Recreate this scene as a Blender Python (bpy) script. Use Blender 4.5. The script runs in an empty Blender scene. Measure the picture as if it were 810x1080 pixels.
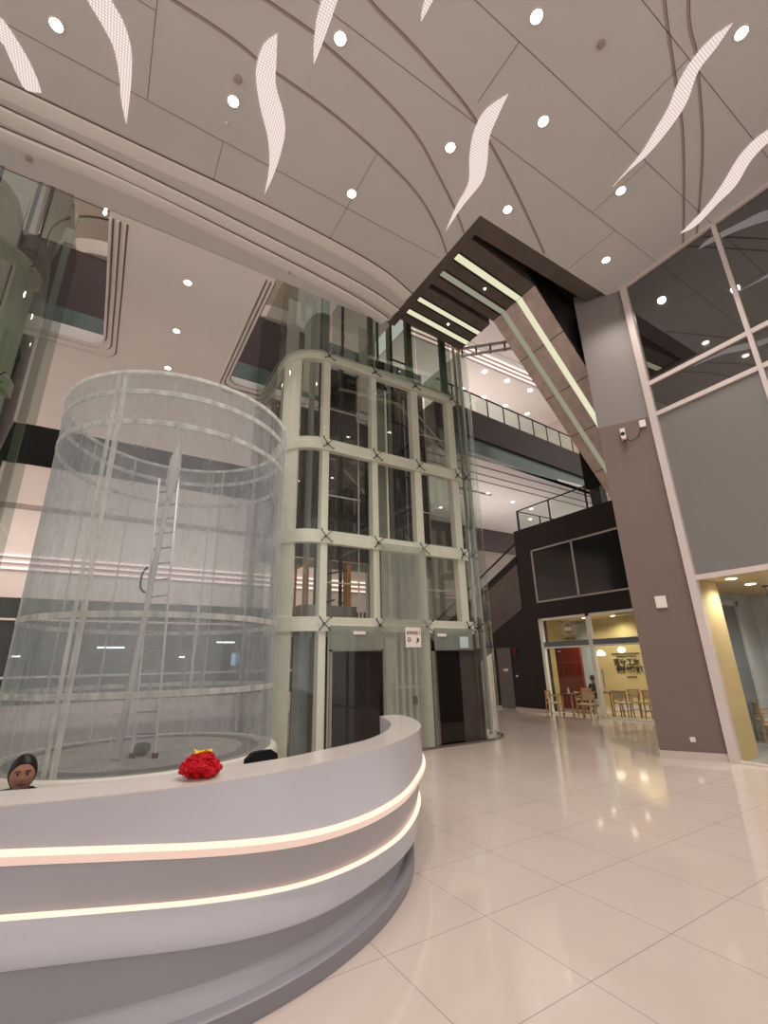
import bpy, bmesh, math, random
from mathutils import Vector, Matrix, noise
random.seed(7)
S = bpy.context.scene
COL = S.collection
PI = math.pi
R = math.radians

# ------------------------------------------------------------------ materials
MATS = {}
def new_mat(name):
    m = bpy.data.materials.new(name); m.use_nodes = True
    nt = m.node_tree; nt.nodes.clear()
    out = nt.nodes.new('ShaderNodeOutputMaterial')
    return m, nt, out
def N(nt, t, **kw):
    n = nt.nodes.new(t)
    for k, v in kw.items(): setattr(n, k, v)
    return n
def rgb(r, g, b):
    f = lambda c: (c/255/12.92) if c/255 <= .04045 else ((c/255+.055)/1.055)**2.4
    return (f(r), f(g), f(b), 1)
def coords(nt, kind='Object'):
    return N(nt, 'ShaderNodeTexCoord').outputs[kind]
def paint(name, col, rough=.6, var=.06, scale=1.5, spec=.3, metal=0, bump=0, bscale=60, coat=0):
    m, nt, out = new_mat(name)
    b = N(nt, 'ShaderNodeBsdfPrincipled')
    no = N(nt, 'ShaderNodeTexNoise'); no.inputs['Scale'].default_value = scale; no.inputs['Detail'].default_value = 4
    nt.links.new(coords(nt), no.inputs['Vector'])
    ra = N(nt, 'ShaderNodeValToRGB')
    c = rgb(*col)
    ra.color_ramp.elements[0].color = tuple(x*(1-var) for x in c[:3])+(1,)
    ra.color_ramp.elements[1].color = tuple(min(1, x*(1+var)) for x in c[:3])+(1,)
    ra.color_ramp.elements[0].position = .3; ra.color_ramp.elements[1].position = .7
    nt.links.new(no.outputs['Fac'], ra.inputs['Fac'])
    nt.links.new(ra.outputs['Color'], b.inputs['Base Color'])
    b.inputs['Roughness'].default_value = rough
    b.inputs['Metallic'].default_value = metal
    b.inputs['Specular IOR Level'].default_value = spec
    b.inputs['Coat Weight'].default_value = coat; b.inputs['Coat Roughness'].default_value = .08
    if bump:
        n2 = N(nt, 'ShaderNodeTexNoise'); n2.inputs['Scale'].default_value = bscale
        nt.links.new(coords(nt), n2.inputs['Vector'])
        bu = N(nt, 'ShaderNodeBump'); bu.inputs['Strength'].default_value = bump; bu.inputs['Distance'].default_value = .02
        nt.links.new(n2.outputs['Fac'], bu.inputs['Height']); nt.links.new(bu.outputs['Normal'], b.inputs['Normal'])
    nt.links.new(b.outputs[0], out.inputs[0])
    MATS[name] = m
    return m
def emit(name, col, strength, sample=False):
    m, nt, out = new_mat(name)
    e = N(nt, 'ShaderNodeEmission'); e.inputs[0].default_value = rgb(*col); e.inputs[1].default_value = strength
    nt.links.new(e.outputs[0], out.inputs[0])
    if not sample: m.cycles.emission_sampling = 'NONE'
    MATS[name] = m
    return m
def glass(name, tint, refl=.08, dirt=0.0, dirtcol=(200, 205, 200), rough=.02, edge=.9, streak=False, dirt2=None, dmin=.55):
    """thin sheet glass: see-through tint, a share of mirror that grows at the edge, some dirt"""
    m, nt, out = new_mat(name)
    tr = N(nt, 'ShaderNodeBsdfTransparent'); tr.inputs[0].default_value = rgb(*tint)
    gl = N(nt, 'ShaderNodeBsdfGlossy'); gl.inputs['Roughness'].default_value = rough
    gl.inputs['Color'].default_value = (.97, 1, .98, 1)
    lw = N(nt, 'ShaderNodeLayerWeight'); lw.inputs['Blend'].default_value = .5
    pw = N(nt, 'ShaderNodeMath', operation='POWER'); pw.inputs[1].default_value = 4
    nt.links.new(lw.outputs['Facing'], pw.inputs[0])
    mr = N(nt, 'ShaderNodeMapRange'); mr.inputs['To Min'].default_value = refl; mr.inputs['To Max'].default_value = edge
    nt.links.new(pw.outputs[0], mr.inputs['Value'])
    mx = N(nt, 'ShaderNodeMixShader')
    nt.links.new(mr.outputs[0], mx.inputs[0]); nt.links.new(tr.outputs[0], mx.inputs[1]); nt.links.new(gl.outputs[0], mx.inputs[2])
    last = mx
    if dirt:
        d = N(nt, 'ShaderNodeBsdfDiffuse'); d.inputs[0].default_value = rgb(*dirtcol)
        tl = N(nt, 'ShaderNodeBsdfTranslucent'); tl.inputs[0].default_value = rgb(*dirtcol)
        a = N(nt, 'ShaderNodeMixShader'); a.inputs[0].default_value = .45
        nt.links.new(d.outputs[0], a.inputs[1]); nt.links.new(tl.outputs[0], a.inputs[2])
        no = N(nt, 'ShaderNodeTexNoise'); no.inputs['Scale'].default_value = 2.2; no.inputs['Detail'].default_value = 8
        mp = N(nt, 'ShaderNodeMapping'); mp.inputs['Scale'].default_value = (3.5, 3.5, .8) if streak else (3, 3, 1)
        nt.links.new(coords(nt), mp.inputs['Vector']); nt.links.new(mp.outputs[0], no.inputs['Vector'])
        m2 = N(nt, 'ShaderNodeMapRange'); m2.inputs['From Min'].default_value = .3; m2.inputs['From Max'].default_value = .72
        m2.inputs['To Min'].default_value = dirt*(.6 if streak else dmin); m2.inputs['To Max'].default_value = dirt2 or dirt*1.5
        nt.links.new(no.outputs['Fac'], m2.inputs['Value'])
        ad = m2.outputs[0]
        if streak:
            ed = N(nt, 'ShaderNodeMath', operation='MULTIPLY_ADD'); ed.inputs[1].default_value = .30
            nt.links.new(pw.outputs[0], ed.inputs[0]); nt.links.new(ad, ed.inputs[2]); ad = ed.outputs[0]
        b = N(nt, 'ShaderNodeMixShader')
        nt.links.new(ad, b.inputs[0]); nt.links.new(mx.outputs[0], b.inputs[1]); nt.links.new(a.outputs[0], b.inputs[2])
        last = b
    nt.links.new(last.outputs[0], out.inputs[0])
    MATS[name] = m
    return m
def mirrorish(name, col, refl, rough=.03):
    m, nt, out = new_mat(name)
    d = N(nt, 'ShaderNodeBsdfDiffuse'); d.inputs[0].default_value = rgb(*col)
    g = N(nt, 'ShaderNodeBsdfGlossy'); g.inputs['Roughness'].default_value = rough
    no = N(nt, 'ShaderNodeTexNoise'); no.inputs['Scale'].default_value = .5
    nt.links.new(coords(nt), no.inputs['Vector'])
    mr = N(nt, 'ShaderNodeMapRange'); mr.inputs['To Min'].default_value = refl*.75; mr.inputs['To Max'].default_value = refl*1.25
    nt.links.new(no.outputs['Fac'], mr.inputs['Value'])
    x = N(nt, 'ShaderNodeMixShader')
    nt.links.new(mr.outputs[0], x.inputs[0])
    nt.links.new(d.outputs[0], x.inputs[1]); nt.links.new(g.outputs[0], x.inputs[2]); nt.links.new(x.outputs[0], out.inputs[0])
    MATS[name] = m
    return m

paint('ceiling_white', (214, 209, 207), .45, .03, .4, spec=.45)
paint('soffit_white', (242, 236, 233), .6, .03, .5)
paint('groove_dark', (128, 113, 107), .6)
paint('groove_mid', (172, 158, 150), .5)
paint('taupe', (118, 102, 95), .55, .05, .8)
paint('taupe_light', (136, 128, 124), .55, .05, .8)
paint('taupe_dark', (100, 88, 83), .6, .06)
paint('dark_wall', (44, 38, 37), .5, .08)
paint('black_void', (20, 18, 18), .8)
paint('trim_pink', (215, 200, 195), .4, .03)
paint('skirting', (200, 184, 176), .3, .04)
paint('cream_wall', (222, 208, 200), .6, .03)
paint('plum', (86, 72, 72), .5, .08)
paint('teal_glass', (88, 102, 98), .2, .05, spec=.6)
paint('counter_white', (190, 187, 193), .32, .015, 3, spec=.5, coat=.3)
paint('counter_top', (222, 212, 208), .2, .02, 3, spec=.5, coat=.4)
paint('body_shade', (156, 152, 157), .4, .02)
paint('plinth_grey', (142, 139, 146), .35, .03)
paint('frame_cream', (238, 233, 220), .35, .04, 2, spec=.5)
paint('frame_green', (168, 170, 158), .3, .05)
paint('steel', (150, 145, 140), .25, .1, 6, metal=1)
paint('steel_dark', (60, 54, 52), .3, .2, 5, metal=.6)
paint('steel_brown', (78, 68, 64), .35, .12, 3, metal=.3, spec=.6)
paint('esc_dark', (98, 86, 80), .35, .15, 2, spec=.5)
paint('esc_steel_lit', (205, 182, 175), .38, .14, 4, metal=.25)  # paler and pinker: the glow on the incline is put into its colour
paint('alu', (205, 200, 195), .35, .05, metal=.5)
paint('alu_thin', (190, 180, 172), .4, .05)
paint('concrete', (165, 155, 145), .8, .15, 4)
paint('concrete_dark', (110, 104, 98), .85, .2, 6)
paint('red_cloth', (196, 8, 30), .65, .25, 30, bump=.4)
paint('yellow_cloth', (240, 190, 20), .6, .15, 30)
paint('black_fabric', (22, 22, 25), .85, .1, 30)
paint('black_plastic', (25, 25, 26), .4)
paint('skin', (164, 118, 97), .55, .06, 20, spec=.3)
paint('lips', (120, 62, 58), .5)
paint('eye_white', (205, 195, 190), .3)
paint('eye_dark', (22, 14, 12), .2)
paint('hair_black', (16, 12, 12), .45, .3, 60)
paint('wood', (176, 138, 98), .5, .15, 8)
paint('wood_dark', (92, 62, 44), .5, .15, 8)
paint('rattan', (198, 176, 140), .7, .15, 40)
paint('yellow_wall', (200, 182, 130), .6, .05)
paint('red_panel', (120, 42, 26), .5, .1, 3)
paint('pale_blue', (190, 205, 212), .5)
paint('beige_wall', (214, 186, 136), .6, .05)
paint('grey_panel', (120, 122, 126), .25, .08)
paint('white_panel', (205, 205, 205), .5, .04)
paint('grey_tile', (150, 150, 148), .35, .1)
paint('door_grey', (112, 104, 100), .5, .05)
paint('white_plastic', (228, 216, 210), .4, .02)
paint('orange_steel', (170, 118, 58), .5, .1)
paint('red_box', (110, 26, 26), .4)
paint('ink', (48, 38, 30), .6)
paint('frost', (126, 122, 118), .35, .06, .3, spec=.5)
paint('frost_dark', (66, 70, 68), .2, .15, 1, spec=.6)
paint('wrap', (196, 188, 180), .5, .08, 8)
paint('taupe_dark_wall', (66, 54, 52), .5, .08)
glass('film_seam', (228, 230, 228), .03, .55, (240, 238, 234), edge=.2)
paint('film_tape', (205, 200, 194), .5, .04, 4)
paint('curb_white', (214, 208, 198), .5, .04)
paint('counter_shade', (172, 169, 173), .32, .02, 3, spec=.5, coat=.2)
paint('black_top', (24, 24, 27), .8, .1, 20)
emit('led_soft', (244, 206, 188), .9)
emit('led', (255, 214, 192), 1.35)
emit('led_pink', (255, 218, 206), 1.5)
emit('lamp_face', (255, 244, 226), 14)
emit('lamp_small', (255, 244, 230), 7)
emit('tube_light', (240, 248, 250), 3.0)
emit('strip_green', (226, 224, 190), .95)
emit('strip_dim', (180, 178, 156), .6)
emit('pendant_glow', (255, 240, 205), 2.5)
emit('blue_screen', (175, 205, 230), .9)
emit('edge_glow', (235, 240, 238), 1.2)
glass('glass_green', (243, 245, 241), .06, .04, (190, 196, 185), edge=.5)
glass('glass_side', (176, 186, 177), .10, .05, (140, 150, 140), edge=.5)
glass('glass_frost', (208, 212, 206), .08, .46, (192, 197, 186), edge=.4, dirt2=.5, dmin=.9)
glass('glass_clear', (238, 242, 238), .05, 0, edge=.5)
glass('glass_film', (232, 237, 239), .05, .33, (206, 210, 214), edge=.3, streak=True, dirt2=.35)
glass('glass_dark', (120, 114, 110), .12, .0, edge=.6)
mirrorish('glazing_dark', (30, 26, 26), .30)
mirrorish('window_dark', (26, 30, 30), .05, .12)
mirrorish('door_mirror', (30, 25, 23), .05, .05)
mirrorish('door_glass_dark', (24, 22, 22), .06, .03)

def floor_material():
    m, nt, out = new_mat('floor_tiles')
    b = N(nt, 'ShaderNodeBsdfPrincipled')
    sp = N(nt, 'ShaderNodeSeparateXYZ'); nt.links.new(coords(nt), sp.inputs[0])
    def line(o, off):
        a = N(nt, 'ShaderNodeMath', operation='SUBTRACT'); a.inputs[1].default_value = off; nt.links.new(o, a.inputs[0])
        d = N(nt, 'ShaderNodeMath', operation='DIVIDE'); d.inputs[1].default_value = .898; nt.links.new(a.outputs[0], d.inputs[0])
        p = N(nt, 'ShaderNodeMath', operation='PINGPONG'); p.inputs[1].default_value = .5; nt.links.new(d.outputs[0], p.inputs[0])
        l = N(nt, 'ShaderNodeMath', operation='LESS_THAN'); l.inputs[1].default_value = .0032; nt.links.new(p.outputs[0], l.inputs[0])
        return l.outputs[0]
    lx = line(sp.outputs[0], 2.825); ly = line(sp.outputs[1], 3.226)
    mxm = N(nt, 'ShaderNodeMath', operation='MAXIMUM'); nt.links.new(lx, mxm.inputs[0]); nt.links.new(ly, mxm.inputs[1])
    no = N(nt, 'ShaderNodeTexNoise'); no.inputs['Scale'].default_value = .9; no.inputs['Detail'].default_value = 6
    nt.links.new(coords(nt), no.inputs['Vector'])
    ra = N(nt, 'ShaderNodeValToRGB')
    ra.color_ramp.elements[0].color = rgb(206, 190, 180); ra.color_ramp.elements[1].color = rgb(217, 202, 193)
    nt.links.new(no.outputs['Fac'], ra.inputs[0])
    mc = N(nt, 'ShaderNodeMixRGB'); mc.inputs['Color2'].default_value = rgb(158, 142, 134)
    nt.links.new(mxm.outputs[0], mc.inputs['Fac']); nt.links.new(ra.outputs[0], mc.inputs['Color1'])
    nt.links.new(mc.outputs[0], b.inputs['Base Color'])
    b.inputs['Roughness'].default_value = .07
    b.inputs['Specular IOR Level'].default_value = .62
    nt.links.new(b.outputs[0], out.inputs[0])
    MATS['floor_tiles'] = m
floor_material()
def feather_material():
    m, nt, out = new_mat('perforated_light')
    sp = N(nt, 'ShaderNodeSeparateXYZ'); nt.links.new(coords(nt), sp.inputs[0])
    vo = N(nt, 'ShaderNodeTexVoronoi'); vo.inputs['Scale'].default_value = 26; vo.inputs['Randomness'].default_value = 0
    nt.links.new(coords(nt), vo.inputs['Vector'])
    l = N(nt, 'ShaderNodeMapRange'); l.inputs['From Min'].default_value = .30; l.inputs['From Max'].default_value = .48
    l.inputs['To Min'].default_value = .98; l.inputs['To Max'].default_value = .62
    nt.links.new(vo.outputs['Distance'], l.inputs['Value'])
    e = N(nt, 'ShaderNodeEmission'); e.inputs[0].default_value = rgb(250, 232, 224)
    nt.links.new(l.outputs[0], e.inputs[1]); nt.links.new(e.outputs[0], out.inputs[0])
    m.cycles.emission_sampling = 'NONE'
    MATS['perforated_light'] = m
feather_material()

# ------------------------------------------------------------------ mesh helper
class MB:
    def __init__(s): s.v = []; s.f = []
    def add(s, vs, fs):
        o = len(s.v); s.v += [tuple(v) for v in vs]; s.f += [tuple(i+o for i in f) for f in fs]; return s
    def box(s, a, b):
        x0, y0, z0 = a; x1, y1, z1 = b
        return s.add([(x0,y0,z0),(x1,y0,z0),(x1,y1,z0),(x0,y1,z0),(x0,y0,z1),(x1,y0,z1),(x1,y1,z1),(x0,y1,z1)],
              [(0,3,2,1),(4,5,6,7),(0,1,5,4),(1,2,6,5),(2,3,7,6),(3,0,4,7)])
    def bar(s, p, q, w, h=None, up=(0,0,1)):
        """rectangular bar from p to q, w wide and h tall"""
        h = h or w; p = Vector(p); q = Vector(q); d = (q-p).normalized(); up = Vector(up)
        if abs(d.dot(up)) > .95: up = Vector((1, 0, 0)) if abs(d.x) < .9 else Vector((0, 1, 0))
        r = d.cross(up).normalized()*w/2; u = r.cross(d).normalized()*h/2
        vs = [c+a*r+b*u for c in (p, q) for a, b in ((-1,-1),(1,-1),(1,1),(-1,1))]
        return s.add(vs, [(0,1,2,3),(7,6,5,4),(0,4,5,1),(1,5,6,2),(2,6,7,3),(3,7,4,0)])
    def tube(s, pts, r, n=8, r2=None, caps=True):
        pts = [Vector(p) for p in pts]; rings = []
        for i, p in enumerate(pts):
            d = (pts[min(i+1, len(pts)-1)]-pts[max(i-1, 0)]).normalized()
            up = Vector((0,0,1)) if abs(d.z) < .9 else Vector((1,0,0))
            a = d.cross(up).normalized(); b = a.cross(d).normalized()
            rr = r if r2 is None else r+(r2-r)*i/(len(pts)-1)
            rings.append([p+rr*(math.cos(2*PI*k/n)*a+math.sin(2*PI*k/n)*b) for k in range(n)])
        o = len(s.v); 
        for rg in rings: s.v += [tuple(x) for x in rg]
        for i in range(len(pts)-1):
            for k in range(n):
                s.f.append((o+i*n+k, o+i*n+(k+1) % n, o+(i+1)*n+(k+1) % n, o+(i+1)*n+k))
        if caps:
            s.f.append(tuple(o+k for k in range(n))[::-1]); s.f.append(tuple(o+(len(pts)-1)*n+k for k in range(n)))
        return s
    def prism(s, poly, z0, z1):
        n = len(poly)
        return s.add([(x, y, z0) for x, y in poly]+[(x, y, z1) for x, y in poly],
              [tuple(range(n))[::-1], tuple(range(n, 2*n))]+[(i, (i+1) % n, n+(i+1) % n, n+i) for i in range(n)])
    def prism_x(s, poly, x0, x1):
        n = len(poly)
        return s.add([(x0, y, z) for y, z in poly]+[(x1, y, z) for y, z in poly],
              [tuple(range(n))[::-1], tuple(range(n, 2*n))]+[(i, (i+1) % n, n+(i+1) % n, n+i) for i in range(n)])
    def prism_y(s, poly, y0, y1):
        n = len(poly)
        return s.add([(x, y0, z) for x, z in poly]+[(x, y1, z) for x, z in poly],
              [tuple(range(n))[::-1], tuple(range(n, 2*n))]+[(i, (i+1) % n, n+(i+1) % n, n+i) for i in range(n)])
    def sheet(s, path, z0, z1):
        n = len(path)
        return s.add([(x, y, z0) for x, y in path]+[(x, y, z1) for x, y in path], [(i, i+1, n+i+1, n+i) for i in range(n-1)])
    def ribbon(s, path, w, z):
        """flat strip of width w along a plan path"""
        L = offset(path, -w/2); Q = offset(path, w/2); n = len(path)
        return s.add([(x, y, z) for x, y in L]+[(x, y, z) for x, y in Q], [(i, n+i, n+i+1, i+1) for i in range(n-1)])
    def sweep(s, path, w, z0, z1):
        L = offset(path, -w/2); Q = offset(path, w/2)
        return s.loft([[(x, y, z0) for x, y in L], [(x, y, z0) for x, y in Q], [(x, y, z1) for x, y in Q], [(x, y, z1) for x, y in L]], close=True, cap=True)
    def loft(s, rows, close=False, cap=False):
        """rows of equal length joined in order"""
        m = len(rows); n = len(rows[0]); o = len(s.v)
        for r_ in rows: s.v += [tuple(p) for p in r_]
        for i in range(m if close else m-1):
            j = (i+1) % m
            for k in range(n-1): s.f.append((o+i*n+k, o+i*n+k+1, o+j*n+k+1, o+j*n+k))
        if cap: s.f.append(tuple(o+i*n for i in range(m))); s.f.append(tuple(o+i*n+n-1 for i in range(m))[::-1])
        return s
    def lathe(s, prof, c=(0,0,0), n=24):
        o = len(s.v); m = len(prof)
        for k in range(n):
            a = 2*PI*k/n
            for r_, z in prof: s.v.append((c[0]+r_*math.cos(a), c[1]+r_*math.sin(a), c[2]+z))
        for k in range(n):
            for i in range(m-1):
                s.f.append((o+k*m+i, o+((k+1) % n)*m+i, o+((k+1) % n)*m+i+1, o+k*m+i+1))
        return s
    def ball(s, c, r, n=10, sc=(1,1,1)):
        prof = [(max(1e-4, math.sin(PI*i/n)), -math.cos(PI*i/n)) for i in range(n+1)]
        t = MB().lathe(prof, n=max(8, n))
        return s.add([(c[0]+x*r*sc[0], c[1]+y*r*sc[1], c[2]+z*r*sc[2]) for x, y, z in t.v], t.f)
    def build(s, name, mat, parent=None, smooth=False, bevel=0, fix=False):
        me = bpy.data.meshes.new(name)
        off = world_loc(parent) if parent else Vector((0,0,0))
        me.from_pydata([tuple(Vector(v)-off) for v in s.v], [], s.f)
        bm = bmesh.new(); bm.from_mesh(me)
        if not fix: bmesh.ops.remove_doubles(bm, verts=bm.verts, dist=1e-5)
        bmesh.ops.recalc_face_normals(bm, faces=bm.faces)
        bm.to_mesh(me); bm.free()
        me.materials.append(MATS[mat] if isinstance(mat, str) else mat)
        if smooth:
            for p in me.polygons: p.use_smooth = True
            try: me.set_sharp_from_angle(angle=R(35))
            except Exception: pass
        o = bpy.data.objects.new(name, me); COL.objects.link(o)
        if parent: o.parent = parent
        if bevel:
            b = o.modifiers.new('bevel', 'BEVEL'); b.width = bevel; b.segments = 2; b.limit_method = 'ANGLE'
        return o
def world_loc(o):
    v = Vector((0,0,0))
    while o: v += Vector(o.location); o = o.parent
    return v
def offset(path, d):
    out = []; n = len(path)
    closed = n > 3 and math.dist(path[0], path[-1]) < 1e-6
    for i in range(n):
        a = path[i-1] if i > 0 else (path[-2] if closed else path[0])
        b = path[i+1] if i < n-1 else (path[1] if closed else path[-1])
        c = path[i]
        def nrm(p, q):
            dx, dy = q[0]-p[0], q[1]-p[1]; l = math.hypot(dx, dy)
            return (dy/l, -dx/l) if l > 1e-9 else None
        n1 = nrm(a, c); n2 = nrm(c, b); n1 = n1 or n2; n2 = n2 or n1
        mx, my = n1[0]+n2[0], n1[1]+n2[1]; l = math.hypot(mx, my) or 1; mx /= l; my /= l
        k = 1/max(.4, mx*n1[0]+my*n1[1])
        out.append((c[0]+mx*d*k, c[1]+my*d*k))
    return out
def spline(pts, n=8):
    """Catmull-Rom through points of any dimension"""
    P = [pts[0]]+list(pts)+[pts[-1]]; out = []
    for i in range(1, len(P)-2):
        for k in range(n):
            t = k/n; a, b, c, d = P[i-1], P[i], P[i+1], P[i+2]
            out.append(tuple(.5*((2*b[j])+(-a[j]+c[j])*t+(2*a[j]-5*b[j]+4*c[j]-d[j])*t*t+(-a[j]+3*b[j]-3*c[j]+d[j])*t**3) for j in range(len(b))))
    out.append(tuple(pts[-1])); return out
def arc(cx, cy, r, a0, a1, n=10):
    return [(cx+r*math.cos(R(a0+(a1-a0)*i/n)), cy+r*math.sin(R(a0+(a1-a0)*i/n))) for i in range(n+1)]

def empty(name, loc, label, cat, group=None, rz=0):
    o = bpy.data.objects.new(name, None); COL.objects.link(o); o.empty_display_size = .1
    o.location = loc; o.rotation_euler = (0, 0, rz)
    o['label'] = label; o['category'] = cat
    if group: o['group'] = group
    return o
def tag(o, label, cat, group=None, kind=None):
    o['label'] = label; o['category'] = cat
    if group: o['group'] = group
    if kind: o['kind'] = kind
    return o
def struct(o, label=None, cat=None):
    o['kind'] = 'structure'
    if label: o['label'] = label
    if cat: o['category'] = cat
    return o
def dup(root, loc, rz=None, label=None, group=None):
    r = root.copy(); COL.objects.link(r); r.location = loc
    if rz is not None: r.rotation_euler = (0, 0, rz)
    if label: r['label'] = label
    if group: r['group'] = group
    for ch in list(root.children):
        c = ch.copy(); COL.objects.link(c); c.parent = r
        for g in list(ch.children):
            d = g.copy(); COL.objects.link(d); d.parent = c
    return r
def text(name, body, size, loc, rot, mat, parent=None, extrude=.004, align='CENTER', bold=0):
    cu = bpy.data.curves.new(name, 'FONT'); cu.body = body; cu.size = size; cu.extrude = extrude
    cu.align_x = align; cu.align_y = 'CENTER'; cu.offset = bold
    o = bpy.data.objects.new(name, cu); COL.objects.link(o)
    cu.materials.append(MATS[mat])
    o.rotation_euler = rot
    o.location = Vector(loc)-(world_loc(parent) if parent else Vector((0,0,0)))
    bpy.context.view_layer.update()
    me = bpy.data.meshes.new_from_object(o.evaluated_get(bpy.context.evaluated_depsgraph_get()))
    q = bpy.data.objects.new(name, me); COL.objects.link(q); q.location = o.location; q.rotation_euler = o.rotation_euler
    bpy.data.objects.remove(o); bpy.data.curves.remove(cu)
    if parent: q.parent = parent
    return q

CZ = 10.75     # ceiling height
# ------------------------------------------------------------------ floor
struct(MB().box((-16, -9, -.15), (14.45, 25.2, 0)).build('floor', 'floor_tiles'), 'glossy cream floor tiles of the atrium', 'floor')
struct(MB().box((14.45, 13.7, -.15), (26, 25.2, -.002)).build('floor_corridor', 'floor_tiles'), 'cream corridor floor beyond the dark wall', 'floor')
struct(MB().box((14.45, 6, -.15), (18.2, 13.7, -.001)).build('floor_cafe', 'floor_tiles'), 'cream floor inside the yellow cafe', 'floor')
struct(MB().box((10.3, .4, -.0), (14.7, 5.3, .012)).build('floor_shop', 'grey_tile'), 'grey tiled floor inside the corner shop', 'floor')

# ------------------------------------------------------------------ ceiling
ceil = MB()
ceil.prism([(-14,-9),(10.14,-9),(10.14,4.9),(5.6,4.9),(5.58,8.5),(4.9,8.66),(-14,8.7)], CZ, CZ+.3)
ceiling = struct(ceil.build('ceiling', 'ceiling_white'), 'pale metal panelled atrium ceiling with curved grooves', 'ceiling')
sof = MB()
sof.prism([(-1.05,8.66),(2.44,8.66),(2.44,13.6),(9.3,13.6),(9.3,20),(-14,20),(-14,13.45),(-1.05,13.45)], CZ, CZ+.3)
sof.prism([(-14,8.66),(-7,8.66),(-7,13.5),(-14,13.5)], CZ, CZ+.3)
struct(sof.build('ceiling_soffit', 'soffit_white'), 'plain pale soffit behind the stepped ceiling bands', 'ceiling')

def groove(path, w, mat='groove_dark', z=CZ-.004):
    MB().ribbon(spline(path, 6) if len(path) > 2 else path, w, z).build('groove', mat, ceiling)
# three stepped bands sweeping across the ceiling
g1 = [(-14,7.3),(-6,7.12),(-2.6,7.08),(0,7.03),(1.7,7.0),(3.6,7.06),(4.7,7.18),(5.58,7.42)]
g2 = [(-14,7.8),(-6,7.6),(-2.6,7.53),(0,7.58),(1.9,7.66),(3.6,7.74),(4.7,7.85),(5.58,8.02)]
g3 = [(-14,8.2),(-6,8.0),(-2.7,7.92),(-.7,7.87),(2.4,8.04),(4.2,8.2),(5.2,8.38),(5.5,8.46)]
for g, zz in ((g1, .018), (g2, .032), (g3, .045)):
    p = spline(g, 8)
    L = offset(p, 0); q = offset(p, -.30)
    n = len(p)
    MB().loft([[(x, y, CZ-.002) for x, y in offset(p, .02)], [(x, y, CZ-zz) for x, y in offset(p, 0)],
               [(x, y, CZ-zz-.004) for x, y in offset(p, -.16)], [(x, y, CZ-.004) for x, y in offset(p, -.28)]]).build('stepped_band', 'soffit_white', ceiling, smooth=True)
    MB().ribbon(offset(p, .045), .035, CZ-.008).build('groove', 'groove_dark', ceiling)  # flat dark ribbon paints in the shadow gap before each step
for pth in ([(-6,4.9),(-.41,4.68),(.94,4.74),(2.11,4.8),(3.27,4.98),(4.19,5.21),(5.0,5.6),(5.58,6.0)],
            [(-6,4.3),(.71,4.01),(1.68,4.04),(2.77,4.17),(3.58,4.36),(4.32,4.7),(5.07,5.08),(5.58,5.4)],
            [(-4,3.6),(1.0,3.25),(2.25,3.3),(3.18,3.41),(4.26,3.61),(5.7,4.1),(7.55,4.86)],
            [(3.5,.2),(5.58,1.09),(6.56,1.46),(7.81,1.94),(9.77,2.91),(10.1,3.1)],
            [(4,-.2),(5.88,.91),(6.76,1.21),(8.12,1.76),(9.36,2.39),(10.1,2.8)]):
    groove(pth, .035, 'groove_mid'); groove([(x, y-.025) for x, y in pth], .012, 'groove_dark', CZ-.005)
for yy, x0, x1 in ((2.48,-8,10.1),(3.65,-8,10.1),(6.18,-8,5.5),(4.92,-8,-.6),(1.25,-8,10.1),(0,-8,10.1)):
    groove([(x0, yy), (x1, yy)], .010)
for xx, y0, y1 in ((-.59,4.75,6.18),(.63,6.18,7.0),(4.15,2.48,3.4),(-3,2.5,3.65),(6.6,1.25,2.48),(3.1,4.95,6.18),(3.1,6.18,7.0),(7.6,2.48,3.65),(1.8,1.25,2.48),(8.4,3.65,4.9)):
    groove([(xx, y0), (xx, y1)], .010)
# stepped trim round the two openings in the soffit
for k in range(3):
    d = .13*k
    pl = [(-7,13.45+d*2.2)]+[(-1.6,13.45+d*2.2)]+arc(-1.05-.4+d, 13.45-.4+d*2.2, .4, 90, 0, 6)+[(-1.03+d, 11), (-1.03+d, 8.85-.0)]
    MB().sweep(pl, .05, CZ-.06+.015*k, CZ-.002).build('opening_trim', 'soffit_white', ceiling)
    MB().ribbon(offset(pl, -.05), .035, CZ-.006).build('groove', 'groove_dark', ceiling)
    pr = [(2.42-d*.8, 8.8), (2.42-d*.8, 11)]+arc(2.42+.4-d*.8, 13.6-.4+d*2.2, .4, 180, 90, 6)+[(9.2, 13.6+d*2.2)]
    MB().sweep(pr, .05, CZ-.06+.015*k, CZ-.002).build('opening_trim', 'soffit_white', ceiling)
    MB().ribbon(offset(pr, .05), .035, CZ-.006).build('groove', 'groove_dark', ceiling)
MB().ribbon([(-7,8.72),(-1.05,8.72)], .03, CZ-.006).build('groove', 'groove_dark', ceiling)

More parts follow.
